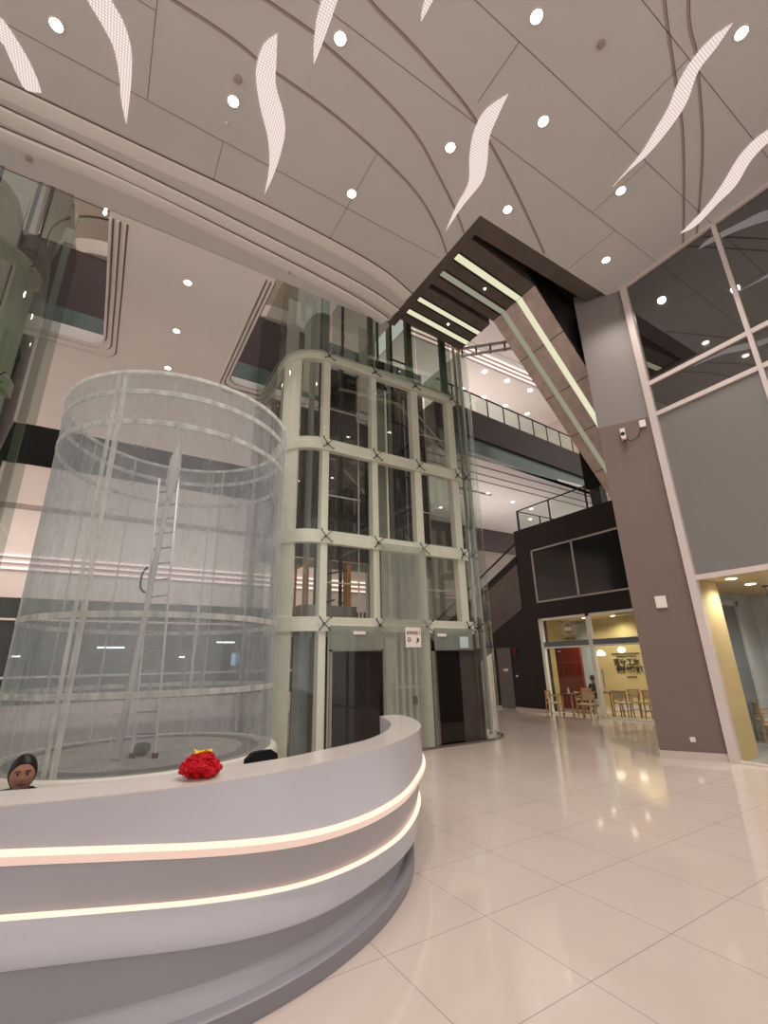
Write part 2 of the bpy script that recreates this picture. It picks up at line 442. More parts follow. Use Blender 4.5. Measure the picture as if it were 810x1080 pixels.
# lit perforated feathers
FE = [   # left edge, right edge (ceiling coordinates in metres)
 ([(-2.791, 6.05), (-2.491, 6.126), (-2.346, 6.28), (-2.198, 6.515), (-2.099, 6.769), (-2.068, 6.935)],
  [(-2.864, 6.497), (-2.533, 6.454), (-2.441, 6.626), (-2.36, 6.853), (-2.272, 7.004), (-2.068, 6.935)],
  'lit perforated feather inset nearest the left lift shaft'),
 ([(-1.53, 5.133), (-1.421, 5.285), (-1.247, 5.47), (-1.089, 5.688), (-0.998, 6.041), (-0.955, 6.387), (-0.859, 6.749)],
  [(-1.312, 4.897), (-1.138, 5.115), (-0.971, 5.305), (-0.861, 5.585), (-0.836, 5.981), (-0.844, 6.399), (-0.859, 6.749)],
  'long lit perforated feather inset above the cylinder beside the leftmost downlight'),
 ([(0.972, 4.266), (0.833, 4.508), (0.834, 4.879), (1.02, 5.29), (1.294, 5.715), (1.47, 6.177), (1.561, 6.756)],
  [(0.972, 4.266), (1.071, 4.599), (1.165, 4.898), (1.407, 5.221), (1.547, 5.565), (1.59, 6.206), (1.561, 6.756)],
  'S-shaped lit feather inset crossed by two curved ceiling grooves, smoke detector beside it'),
 ([(1.378, 3.389), (1.388, 3.603), (1.41, 3.821), (1.48, 4.089), (1.582, 4.328)],
  [(1.63, 3.239), (1.583, 3.486), (1.588, 3.715), (1.591, 4.023), (1.582, 4.328)],
  'lit feather inset at the top of the view beside a bright downlight'),
 ([(2.594, 2.715), (2.645, 2.85), (2.668, 2.951), (2.731, 3.062)],
  [(2.781, 2.603), (2.743, 2.791), (2.738, 2.909), (2.731, 3.062)],
  'tip of a lit feather inset at the top middle of the view'),
 ([(4.498, 3.042), (4.337, 3.398), (4.386, 3.749), (4.608, 4.124), (4.918, 4.502), (5.026, 5.003), (5.196, 5.556)],
  [(4.498, 3.042), (4.577, 3.338), (4.699, 3.696), (4.98, 4.051), (5.135, 4.373), (5.136, 4.938), (5.196, 5.556)],
  'curved lit feather inset pointing at the corner of the escalator void'),
 ([(6.72, 0.694), (6.637, 0.945), (6.664, 1.228), (6.794, 1.509), (7.006, 1.771), (7.187, 2.131), (7.334, 2.461), (7.461, 3.087)],
  [(6.72, 0.694), (6.826, 0.963), (6.907, 1.259), (7.2, 1.576), (7.359, 1.941), (7.458, 2.388), (7.432, 2.753), (7.461, 3.087)],
  'longest lit feather inset, near the dark shop glazing'),
 ([(8.983, 0.72), (8.92, 1.041), (8.902, 1.25), (9.02, 1.561), (9.323, 1.956), (9.568, 2.389), (9.744, 2.954)],
  [(9.263, 0.811), (9.178, 1.132), (9.283, 1.455), (9.572, 1.809), (9.686, 2.199), (9.835, 2.674), (9.744, 2.954)],
  'lit feather inset running up to the top edge of the shop glazing'),
]
for a, b, lab in FE:
    A = spline(a, 6); B = spline(b, 6)
    n = 41
    def res(L):
        o = []
        for i in range(n):
            t = i/(n-1)*(len(L)-1); k = min(int(t), len(L)-2); f = t-k
            o.append((L[k][0]*(1-f)+L[k+1][0]*f, L[k][1]*(1-f)+L[k+1][1]*f))
        return o
    A = [(min(x, 10.08), y) for x, y in res(A)]; B = [(min(x, 10.08), y) for x, y in res(B)]
    # a thin tray: lit lower face with short sides
    o = MB().loft([[(x, y, CZ-.003) for x, y in A], [(x, y, CZ-.016) for x, y in A], [(x, y, CZ-.016) for x, y in B], [(x, y, CZ-.003) for x, y in B]]).build('feather_light_panel', 'perforated_light')
    tag(o, lab, 'ceiling light', 'lit feather shaped insets in the ceiling')

# downlights
def downlight_proto(r=.085):
    t = empty('ceiling_downlight', (0,0,0), '', 'downlight', 'round downlights in the pale ceiling')
    MB().lathe([(r, -.012), (r*1.22, -.012), (r*1.28, -.002), (r*1.2, .0), (r, -.004)], n=20).build('trim_ring', 'white_plastic', t, smooth=True)
    MB().lathe([(1e-4, -.008), (r, -.008), (r, -.002)], n=20).build('lamp', 'lamp_face', t)
    return t
DL = [(-1.81,5.82,'first downlight from the left, beside the long feather inset'),
      (.63,5.47,'downlight just below a dark smoke detector in the pale ceiling'),
      (1.8,3.84,'downlight beside the feather tip at the top of the view'),
      (3.05,5.86,'lone downlight in front of the curved ceiling bands'),
      (4.15,2.15,'topmost downlight, between two thin panel joints'),
      (4.2,4.18,'downlight just left of the curved feather pointing at the void corner'),
      (5.33,3.02,'downlight midway between the two large right feathers'),
      (6.0,4.51,'downlight closest to the corner of the escalator void'),
      (7.68,3.06,'downlight at the lower tip of the longest feather'),
      (8.95,4.23,'downlight nearest the taupe column head'),
      (6.97,.68,'downlight at the upper tip of the longest feather'),
      (.63,9.85,'soffit downlight nearest the stepped ceiling bands'),
      (.65,11.8,'middle downlight of the row of three in the soffit'),
      (.67,13.71,'soffit downlight just above the rim of the glass cylinder')]
dl0 = downlight_proto()
for i, (x, y, lab) in enumerate(DL):
    if i == 0: o = dl0; o.location = (x, y, CZ); o['label'] = lab
    else: o = dup(dl0, (x, y, CZ), label=lab)
    la = bpy.data.lights.new('downlight_beam', 'SPOT'); la.energy = 135; la.spot_size = R(120); la.spot_blend = .8; la.color = (1, .93, .87); la.shadow_soft_size = .09
    lo = bpy.data.objects.new('downlight_beam', la); COL.objects.link(lo); lo.location = (0, 0, -.05); lo.parent = o
# small detectors
for i, (x, y, lab) in enumerate([(.62,5.12,'dark round smoke detector above a downlight in the ceiling'),(5.25,1.85,'small round detector between panel joints near the top edge'),
                  (.61,5.86,'tiny white sprinkler below the smoke detector'),(-2.35,8.28,'small round detector on the soffit by the left lift opening'),(2.66,8.3,'small sprinkler on the soffit in front of the lift opening')]):
    r = .06 if i in (0, 1, 3) else .035
    o = MB().lathe([(1e-4,-.05),(r*.6,-.05),(r*.7,-.03),(r,-.025),(r,-.001)], c=(x,y,CZ), n=14).build('smoke_detector', 'groove_mid' if i != 2 else 'white_plastic', smooth=True)
    tag(o, lab, 'smoke detector')

# ------------------------------------------------------------------ escalator void: dark frame, black walls and lid
v = MB()
v.box((5.6,4.9,CZ-.0),(9.75,5.3,CZ+.35)); v.box((5.6,5.3,CZ),(5.82,8.6,CZ+.35))
struct(v.build('trim_1', 'esc_dark'), 'dark metal frame round the escalator void', 'trim')
MB().box((5.95,4.93,CZ+.3),(7.0,5.0,CZ+.36)).build('reveal_light', 'strip_dim', bpy.data.objects['trim_1'])
b = MB(); b.box((5.3,4.9,13.2),(13.2,9.0,13.35)); b.box((5.3,4.85,CZ+.3),(13,4.95,13.2)); b.box((5.25,4.9,CZ+.3),(5.4,8.7,13.2)); b.box((12.6,4.9,6.95),(12.75,8.1,13.3))
struct(b.build('wall_void', 'black_void'), 'black walls enclosing the escalator void', 'wall')

# ------------------------------------------------------------------ upper escalators
def esc_y(y, x): return y+.085*(x-5.6)
def escalator_upper(name, label, y0, y1, s1, s2, incline):
    t = empty(name, (5.84, (y0+y1)/2, CZ), label, 'escalator')
    xb = 8.12
    zb = CZ+.03
    def Q(x, y, z): return (x, esc_y(y, x), z)
    def slab(ya, yb, x0, x1, z0, z1, h):
        m = MB()
        vs = [Q(x0,ya,z0),Q(x1,ya,z1),Q(x1,yb,z1),Q(x0,yb,z0),Q(x0,ya,z0+h),Q(x1,ya,z1+h),Q(x1,yb,z1+h),Q(x0,yb,z0+h)]
        return m.add(vs, [(0,3,2,1),(4,5,6,7),(0,1,5,4),(1,2,6,5),(2,3,7,6),(3,0,4,7)])
    slab(y0, y1, 5.84, xb, zb, zb, .9).build('landing_underside', 'esc_dark', t)
    slab(s1[0], s1[1], 5.84, xb-.02, zb-.012, zb-.012, .01).build('light_strip', 'strip_green', t)
    slab(s2[0], s2[1], 5.84, xb-.02, zb-.012, zb-.012, .01).build('light_strip', 'strip_dim' if incline else 'strip_green', t)
    for yy in (s1[0]-.05, s1[1]+.03, s2[0]-.05, s2[1]+.03):
        slab(yy, yy+.02, 5.84, xb, zb-.02, zb-.02, .02).build('edge_rib', 'steel_dark', t)
    MB().lathe([(1e-4,-.02),(.025,-.02),(.03,0)], c=Q(7.1,(s1[1]+s2[0])/2,zb), n=10).build('spot_lamp', 'lamp_small', t)
    if incline:
        dz = .9
        x2 = 13.0; z2 = zb-(x2-xb)*dz
        slab(y0, y1, xb, x2, zb, z2, 1.1).build('incline_underside', 'esc_steel_lit', t)
        slab(s1[0], s1[1], xb, x2, zb-.014, z2-.014, .01).build('light_strip', 'strip_green', t)
        slab(s2[0], s2[1], xb, x2, zb-.014, z2-.014, .01).build('light_strip', 'strip_dim', t)
        slab(y0-.03, y0-.01, xb-.3, x2, zb+.27, z2, 1.5).build('side_panel', 'steel_dark', t)
        for k in range(1, 5):
            xx = xb+k*1.0; zz = zb-(xx-xb)*dz
            slab(y0, y1, xx, xx+.012, zz-.006, zz-.017, .01).build('panel_joint', 'steel_dark', t)
    return t
escalator_upper('escalator', 'steel clad escalator overhead coming down to the taupe column with two lit strips underneath', 5.42, 6.88, (5.86,6.02), (6.42,6.56), True)
escalator_upper('escalator', 'shorter dark escalator landing overhead beside the lift tower, two green-white strips underneath', 7.02, 8.3, (7.38,7.5), (7.86,8.0), False)
# glass and steel end piece beside the short landing
t = empty('truss_frame', (8.2,8.2,10.5), 'small steel truss frame at the end of the short escalator landing', 'truss')
for z in (10.55, 10.8):
    MB().bar((8.15,8.45,z),(9.35,7.3,z), .06).build('rail', 'alu', t)
for k in range(5):
    x = 8.15+1.2*k/4; y = 8.45-1.15*k/4
    MB().bar((x,y,10.5),(x,y,10.85), .04).build('post', 'steel', t)
tag(MB().ball((9.55,7.0,10.66), .22, 12, (1.1,1,.7)).build('camera_dome', 'black_plastic', smooth=True), 'black dome hanging beside the steel truss frame', 'camera dome')

# ------------------------------------------------------------------ column
CP = [(9.6,5.57),(10.14,4.62),(10.9,4.95),(10.95,6.0),(10.45,6.02)]
column = struct(MB().prism(CP, 0, 7.1).build('wall_column', 'taupe'), 'tall taupe painted column between the cafe and the corner shop', 'column')
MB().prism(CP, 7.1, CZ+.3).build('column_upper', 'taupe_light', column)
struct(MB().prism([(9.57,5.57),(10.11,4.60),(10.16,4.63),(9.66,5.62)], 0, .13).build('baseboard_column', 'skirting'), 'pale skirting round the foot of the taupe column', 'baseboard')
def on_col(t, z, d=0):  # a point on the column face
    ax, ay, bx, by = 9.6, 5.57, 10.14, 4.62
    l = math.hypot(bx-ax, by-ay); nx, ny = (by-ay)/l, -(bx-ax)/l
    return Vector((ax+(bx-ax)*t+nx*d, ay+(by-ay)*t+ny*d, z))
COLA = math.atan2(4.62-5.57, 10.14-9.6)
def col_box(name, mat, t0, z0, w, h, d, parent=None, d0=0):
    a = on_col(t0, z0, d0); u = (on_col(1,0)-on_col(0,0)).normalized(); n = (on_col(0,0,1)-on_col(0,0)).normalized()
    vs = [a, a+u*w, a+u*w+n*d, a+n*d]; vs = vs+[p+Vector((0,0,h)) for p in vs]
    return MB().add(vs, [(0,1,2,3),(4,7,6,5),(0,4,5,1),(1,5,6,2),(2,6,7,3),(3,7,4,0)]).build(name, mat, parent, bevel=.004)

# ------------------------------------------------------------------ right shop glazing, x = 10.14
GX = 10.14
f = MB()
f.box((GX-.08,4.45,0),(GX+.06,4.60,CZ)).build('trim_2', 'trim_pink')
struct(bpy.data.objects['trim_2'], 'pale vertical frame between column and shop glazing', 'trim')
mull = MB()
for y in (2.47,.45,-1.6,-3.6): mull.box((GX-.06,y-.04,0 if y < 0 else 0),(GX+.05,y+.04,CZ))
for z in (3.33, 7.07, 7.87): mull.box((GX-.05,-6,z-.05),(GX+.04,4.46,z+.05))
mull.box((GX-.07,-6,CZ-.06),(GX+.05,4.46,CZ))
mull.box((GX-.05,-6,0),(GX+.05,4.46,.04))
struct(mull.build('trim_3', 'trim_pink'), 'pale glazing bars of the corner shop front', 'window frame')
w = MB().box((GX,-6,7.12),(GX+.02,4.45,7.82)); w.box((GX,-6,7.92),(GX+.02,4.45,CZ-.06))
w1 = struct(w.build('window_1', 'glazing_dark'), 'dark reflecting upper shop glazing', 'window')
struct(MB().box((GX,-6,3.38),(GX+.02,4.45,7.02)).build('window_2', 'frost'), 'frosted grey-green glass panels above the corner shop', 'window')
struct(MB().add([(GX,-6,.04),(GX,4.45,.04),(GX,4.45,3.28),(GX,-6,3.28)], [(0,1,2,3)]).build('window_3', 'glass_clear'), 'clear ground floor glass of the corner shop', 'window')
# lower mullion would block the view: the shop below is one wide pane
# shop interior
struct(MB().box((GX+.1,-1,3.3),(14.8,5.35,3.36)).build('ceiling_shop', 'beige_wall'), 'warm ceiling inside the corner shop', 'ceiling')
struct(MB().box((GX+.1,4.47,0),(10.95,4.6,3.3)).build('wall_shop_near', 'beige_wall'), 'beige wall strip just inside the shop glass', 'wall')
struct(MB().box((10.95,5.3,0),(14.8,5.4,3.3)).build('wall_shop_side', 'white_panel'), 'white side wall inside the corner shop', 'wall')
struct(MB().box((14.7,-1,0),(14.8,5.4,3.3)).build('wall_shop_back', 'white_panel'), 'white boarded back wall inside the corner shop', 'wall')
struct(MB().box((GX+.1,-1.1,0),(14.8,-1,3.3)).build('wall_shop_end', 'white_panel'), 'far end wall of the corner shop', 'wall')
for i, (x0, x1, lab) in enumerate([(11.25,12.0,'tall grey glazed shop door beside the beige wall'),(12.5,13.5,'second tall grey glazed shop panel, farther inside')]):
    t = empty('glazed_door', (x0,5.24,0), lab, 'door')
    MB().box((x0,5.25,.05),(x1,5.28,3.0)).build('door_panel', 'grey_panel', t)
    m = MB(); m.box((x0-.12,5.2,0),(x0,5.3,3.12)); m.box((x1,5.2,0),(x1+.12,5.3,3.12)); m.box((x0-.12,5.2,3.0),(x1+.12,5.3,3.12))
    m.build('door_frame', 'white_panel', t)
    MB().bar((x0+.1,5.18,.9),(x0+.1,5.18,1.3), .03).build('handle', 'steel', t)
m = MB()
for k in range(28): m.box((14.66,-.9+k*.22,.1),(14.7,-.76+k*.22,3.25))
struct(m.build('trim_4', 'white_panel'), 'white vertical boards on the shop back wall', 'trim')
for i, z in enumerate((1.55,1.95,2.3)):
    o = MB().box((14.35,4.0-.2*i,z),(14.68,4.9,z+.04)).build('wall_shelf', 'wood_dark'); tag(o, ['lowest','middle','top'][i]+' dark wall shelf inside the corner shop', 'shelf', 'dark shelves on the shop back wall')
o = MB().box((14.45,4.15,2.34),(14.66,4.85,2.72)).build('menu_board', 'beige_wall'); tag(o, 'yellow board standing on the top dark shelf in the corner shop', 'board')
for i, (x, y) in enumerate(((10.75,4.1),(12.0,4.25),(13.2,3.6),(11.4,2.6))):
    o = MB().lathe([(1e-4,-.012),(.09,-.012),(.1,0)], c=(x,y,3.3), n=14).build('shop_downlight', 'lamp_small')
    tag(o, ['shop ceiling downlight nearest the shop glass','shop ceiling downlight in front of the pendant cord','shop ceiling downlight farthest from the glass','shop ceiling downlight behind the right edge of the glass'][i], 'downlight', 'downlights in the corner shop ceiling')
t = empty('pendant_lamp', (12.6,4.2,3.3), 'hanging pendant lamp on a thin cord inside the corner shop', 'pendant lamp')
MB().tube([(12.6,4.2,3.29),(12.6,4.2,2.3)], .008, 6).build('cord', 'black_plastic', t)
MB().lathe([(1e-4,0),(.06,0),(.06,-.03)], c=(12.6,4.2,3.3), n=12).build('ceiling_rose', 'black_plastic', t)
MB().lathe([(.03,.12),(.1,.08),(.2,-.06),(.21,-.1)], c=(12.6,4.2,2.24), n=20).build('lamp_shade', 'beige_wall', t, smooth=True)

# column fittings
o = col_box('wall_device', 'white_plastic', .40, 2.79, .20, .24, .05)
tag(o, 'small pale square box fixed partway up the taupe column', 'wall box')
t = empty('wall_socket', tuple(on_col(.49, .3, .004)), 'white socket plate low on the taupe column', 'socket')
col_box('plate', 'white_plastic', .49, .30, .09, .085, .012, t, .001)
col_box('socket_switch', 'groove_mid', .535, .335, .016, .016, .004, t, .014)
t = empty('wall_camera', tuple(on_col(.40, 6.6, .05)), 'white security camera bracketed high on the taupe column', 'camera')
col_box('body', 'white_plastic', .40, 6.62, .10, .26, .16, t, .02)
a = on_col(.44, 6.74, .19); q = on_col(.44, 6.74, .16)
MB().tube([tuple(q), tuple(a)], .045, 12).build('lens', 'black_plastic', t)
MB().tube([tuple(on_col(.46,6.64,.0)), tuple(on_col(.46,6.6,.08)), tuple(on_col(.44,6.66,.1))], .02, 8).build('bracket', 'steel_dark', t)
t = empty('junction_box', tuple(on_col(.80, 6.85, .02)), 'pale junction box with a drooping cable beside the wall camera', 'junction box')
col_box('body', 'white_plastic', .78, 6.86, .13, .17, .06, t, .0)
MB().tube([tuple(on_col(.80,6.86,.03)), tuple(on_col(.72,6.66,.03)), tuple(on_col(.58,6.58,.03)), tuple(on_col(.50,6.64,.05))], .008, 6).build('cable', 'black_plastic', t)

# ------------------------------------------------------------------ dark wall, x = 14.45
WX = 14.45
m = MB()
m.prism_x([(5.5,3.3),(12.1,3.3),(12.1,0),(12.9,0),(12.9,7.0),(5.5,7.0)], WX, WX+.35)
m.prism_x([(12.9,0),(14.85,0),(14.85,2.85),(12.9,3.75)], WX, WX+.35)
struct(m.build('wall_dark', 'dark_wall'), 'dark brown wall above the cafe and round the service door', 'wall')
struct(MB().box((WX-.03,12.12,0),(WX,14.85,.1)).build('baseboard_dark', 'skirting'), 'pale skirting at the foot of the dark wall', 'baseboard')
# twin window in the dark wall
t = empty('window_4', (WX,10,3.96), 'wide dark twin window with thin pale frame in the dark wall', 'window'); t['kind'] = 'structure'
MB().box((WX-.03,7.0,3.96),(WX-.01,12.03,5.98)).build('window_glass', 'window_dark', t)
m = MB()
for y in (7.0, 10.2, 12.05): m.box((WX-.06,y-.035,3.93),(WX-.01,y+.035,6.0))
for z in (3.95, 5.98): m.box((WX-.06,7.0,z-.03),(WX-.01,12.05,z+.03))
m.build('window_frame', 'alu_thin', t)
# service door
t = empty('service_door', (WX-.02,14.12,0), 'grey service door with a small white notice under the lower escalator', 'door')
MB().box((WX-.04,13.76,.02),(WX-.0,14.5,2.33)).build('door_leaf', 'door_grey', t)
MB().box((WX-.05,13.95,1.42),(WX-.04,14.2,1.52)).build('notice', 'white_plastic', t)
MB().tube([(WX-.09,13.84,1.05),(WX-.09,13.96,1.05)], .014, 8).build('handle', 'steel', t)
tag(MB().box((WX-.05,13.42,2.05),(WX,13.62,2.32)).build('alarm_box', 'red_box'), 'small dark red alarm box beside the service door', 'alarm box')
tag(MB().box((WX-.03,13.5,1.2),(WX,13.58,1.28)).build('card_reader', 'white_plastic'), 'tiny pale card reader on the dark wall beside the service door', 'card reader')

# parapet railing on the dark wall
def railing(name, label, p, q, h, n, mat_post='steel_dark', zb=7.0, glassm='glass_clear', rails=(1.0,), pw=.05):
    t = empty(name, (p[0], p[1], zb), label, 'railing')
    P, Q = Vector((*p, 0)), Vector((*q, 0))
    for k in range(n+1):
        c = P+(Q-P)*k/n
        MB().bar((c.x,c.y,zb),(c.x,c.y,zb+h), pw).build('post', mat_post, t)
    for r_ in rails:
        MB().bar((p[0],p[1],zb+h*r_),(q[0],q[1],zb+h*r_), .045).build('handrail' if r_ == 1.0 else 'rail', mat_post, t)
    for k in range(n):
        a = P+(Q-P)*(k+.06)/n; b = P+(Q-P)*(k+.94)/n
        MB().add([(a.x,a.y,zb+.05),(b.x,b.y,zb+.05),(b.x,b.y,zb+h-.08),(a.x,a.y,zb+h-.08)], [(0,1,2,3)]).build('glass_panel', glassm, t)
    return t
railing('balcony_railing', 'glass railing with dark posts along the top of the dark wall', (14.75,12.85), (14.75,6.2), .95, 4)
railing('balcony_railing', 'short return of the glass railing running back from the dark wall corner', (14.8,12.85), (19,12.85), .95, 3)
struct(MB().box((WX+.35,5.5,6.6),(24,12.9,6.95)).build('floor_level_two', 'dark_wall'), 'dark slab of the second level', 'floor')
tag(MB().box((14.86,9.0,6.95),(15.24,9.4,14.2)).build('steel_post', 'dark_wall'), 'dark square post standing on the second level behind the railing', 'post')

# lower escalator rising towards the dark wall (runs away along +Y, descending)
t = empty('escalator', (15.1,16.5,0), 'lower escalator with dark side panel and black handrails rising behind the lift tower', 'escalator')
sl = -.478
def ez(y, z0): return z0+sl*(y-12.9)
yb = 21.5
m = MB().prism_x([(12.9,ez(12.9,5.62)),(yb,ez(yb,5.62)),(yb,max(0,ez(yb,3.8))),(20.8,0),(12.9,3.78)], WX-.02, WX+.1)
m.build('side_panel', 'esc_dark', t)
MB().prism_x([(12.9,ez(12.9,5.62)),(yb,ez(yb,5.62)),(yb,0),(20.8,0),(12.9,3.78)], WX+1.25, WX+1.35).build('side_panel', 'esc_dark', t)
MB().prism_x([(12.9,3.8),(20.8,.02),(yb,.02),(yb,ez(yb,4.9)),(12.9,4.9)], WX+.1, WX+1.25).build('step_band', 'steel_dark', t)
MB().prism_x([(12.9,ez(12.9,5.95)),(yb,ez(yb,5.95)),(yb,ez(yb,5.62)),(12.9,ez(12.9,5.62))], WX-.03, WX+.12).build('skirt_band', 'black_plastic', t)
for x in (WX+.04, WX+1.3):
    MB().tube([(x,12.6,ez(12.6,6.5)),(x,yb,ez(yb,6.5))], .04, 8).build('handrail', 'black_plastic', t)
    MB().add([(x,12.9,ez(12.9,5.9)),(x,yb,ez(yb,5.9)),(x,yb,ez(yb,6.48)),(x,12.9,ez(12.9,6.48))], [(0,1,2,3)]).build('balustrade_glass', 'glass_clear', t)

# ------------------------------------------------------------------ cafe behind the dark wall
m = MB()
m.box((17.9,6,0),(18,10.9,3.5))
m.box((17.9,10.9,0),(18,13.6,3.5))
struct(m.build('wall_cafe_back', 'yellow_wall'), 'plain yellow back wall of the cafe', 'wall')
struct(MB().box((WX+.36,13.6,0),(18,13.7,3.5)).build('wall_cafe_side', 'yellow_wall'), 'yellow side wall of the cafe', 'wall')
struct(MB().box((WX+.05,5.5,3.42),(18.1,13.7,3.5)).build('ceiling_cafe', 'yellow_wall'), 'warm ceiling of the cafe', 'ceiling')
struct(MB().box((17.86,6,0),(17.9,12,.1)).build('baseboard_cafe', 'white_panel'), 'white skirting of the cafe', 'baseboard')
t = empty('partition', (16.2,12.4,0), 'dark red-brown partition panel inside the cafe', 'partition')
MB().box((16.2,11.86,.0),(16.26,13.0,2.35)).build('panel', 'red_panel', t)
MB().box((16.15,11.82,.0),(16.27,11.86,2.35)).build('edge', 'red_panel', t)
struct(MB().box((17.84,12.45,.1),(17.88,13.2,3.3)).build('window_5', 'pale_blue'), 'pale bluish opening at the back of the cafe', 'window')
# shopfront
t = empty('shopfront', (WX,10,0), 'glazed cafe shopfront with grey transom bar set in the dark wall', 'shopfront')
m = MB()
for y, w_ in ((12.08,.06),(10.03,.07),(7.6,.05)): m.box((WX-.05,y-w_,0),(WX+.08,y+w_,3.32))
m.box((WX-.05,6,3.24),(WX+.08,12.1,3.32)); m.box((WX-.04,6,0),(WX+.06,12.1,.05)); m.box((WX-.04,6,2.22),(WX+.06,12.05,2.28))
m.build('frame', 'frame_cream', t)
MB().box((WX-.03,6,2.28),(WX+.04,12.05,2.46)).build('transom_bar', 'grey_panel', t)
MB().add([(WX,6,.05),(WX,12.05,.05),(WX,12.05,3.24),(WX,6,3.24)], [(0,1,2,3)]).build('glass_pane', 'glass_clear', t)
MB().tube([(WX-.08,9.75,.9),(WX-.08,9.75,1.5)], .02, 8).build('door_handle', 'steel', t)
# white circular emblem on the glass over the door
t = empty('window_emblem', (WX-.04,10.88,2.84), 'round white emblem with small lettering on the glass above the cafe door', 'emblem')
for r_, w_ in ((.30,.022),(.22,.018)):
    p = [(math.cos(2*PI*k/32)*r_, math.sin(2*PI*k/32)*r_) for k in range(33)]
    q = [(math.cos(2*PI*k/32)*(r_-w_), math.sin(2*PI*k/32)*(r_-w_)) for k in range(33)]
    MB().loft([[(WX-.03,10.88+a,2.86+b*.85) for a, b in p], [(WX-.03,10.88+a,2.86+b*.85) for a, b in q]]).build('ring', 'white_plastic', t)
for k in range(7):
    a = PI*(.1+.8*k/6)
    MB().box((WX-.032,10.88+math.cos(a)*.4-.02,2.84+math.sin(a)*.36-.02),(WX-.03,10.88+math.cos(a)*.4+.02,2.84+math.sin(a)*.36+.02)).build('mark', 'white_plastic', t)
MB().box((WX-.032,10.6,2.52),(WX-.03,11.1,2.55)).build('underline', 'ink', t)
MB().box((WX-.032,10.73,2.80),(WX-.03,11.03,2.93)).build('glyph_block', 'white_plastic', t)
# wall lettering
t = empty('wall_lettering', (17.88,10.95,1.5), 'dark Chinese slogan lettering on the yellow cafe wall', 'lettering')
LR = (R(90), 0, R(-90))
text('slogan_line', '\u575a\u5b88\u5de5\u5e8f', .27, (17.88,11.03,1.66), LR, 'ink', t, bold=.006)
text('slogan_line', '\u4fdd\u969c\u5730\u9053', .27, (17.88,10.97,1.38), LR, 'ink', t, bold=.012)
MB().box((17.87,10.45,1.98),(17.885,11.6,2.01)).build('rule', 'wood_dark', t)
for k in range(9):
    MB().box((17.87,10.6+k*.095,1.87),(17.885,10.66+k*.095,1.91)).build('small_character', 'ink', t)
for k in range(6):
    MB().box((17.87,10.72+k*.085,1.10),(17.885,10.77+k*.085,1.15)).build('small_character', 'ink', t)
for y in (10.5, 11.4):
    MB().lathe([(1e-4,0),(.075,0),(.075,.012)], n=16).build('round_mark', 'ink', t)
    o = t.children[-1]; o.rotation_euler = (0, R(-90), 0); o.location = (-.012, y-10.95, -.38)
tag(MB().ball((17.0,10.6,2.12), .14, 14, (1,1,.8)).build('pendant_lamp', 'pendant_glow', smooth=True), 'glowing round pendant lamp in front of the yellow cafe wall', 'pendant lamp')
o = MB().lathe([(.05,.12),(.17,.0),(.18,-.08),(.02,-.1)], c=(16.2,10.95,2.02), n=16).build('pendant_lamp', 'pendant_glow', smooth=True)
tag(o, 'white pendant lamp hanging beside the dark red partition', 'pendant lamp')
tag(MB().box((16.2,9.2,3.36),(17.0,10.1,3.42)).build('ceiling_air_unit', 'grey_panel'), 'square grey air conditioning cassette in the cafe ceiling', 'air unit')
for i, (x, y) in enumerate(((15.4,11.45),(16.9,11.9),(15.5,10.3),(15.5,8.9),(17.3,10.9))):
    o = MB().lathe([(1e-4,-.012),(.075,-.012),(.09,0)], c=(x,y,3.42), n=14).build('cafe_downlight', 'lamp_small')
    tag(o, ['cafe downlight nearest the round emblem','cafe downlight deep behind the emblem pane','cafe downlight right of the middle glazing bar','cafe downlight beyond the air conditioning cassette','cafe downlight close to the yellow wall lettering'][i], 'downlight', 'downlights in the cafe ceiling')
def area(name, loc, e, sx, sy, rot=(0,0,0), col=(1,.88,.72)):
    la = bpy.data.lights.new(name, 'AREA'); la.shape = 'RECTANGLE'; la.size = sx; la.size_y = sy; la.energy = e; la.color = col
    o = bpy.data.objects.new(name, la); COL.objects.link(o); o.location = loc; o.rotation_euler = rot
    return o
def beam(name, loc, e, col=(1,.9,.76), ang=150, r=.07):
    la = bpy.data.lights.new(name, 'SPOT'); la.energy = e; la.spot_size = R(ang); la.spot_blend = .9; la.color = col; la.shadow_soft_size = r
    o = bpy.data.objects.new(name, la); COL.objects.link(o); o.location = loc
    return o
for x, y in ((15.4,11.45),(16.9,11.9),(15.5,10.3),(15.5,8.9),(17.3,10.9)): beam('cafe_beam', (x,y,3.36), 90)
for x, y in ((10.75,4.1),(12.0,4.25),(13.2,3.6),(11.4,2.6)): beam('shop_beam', (x,y,3.24), 85, (1,.94,.86))

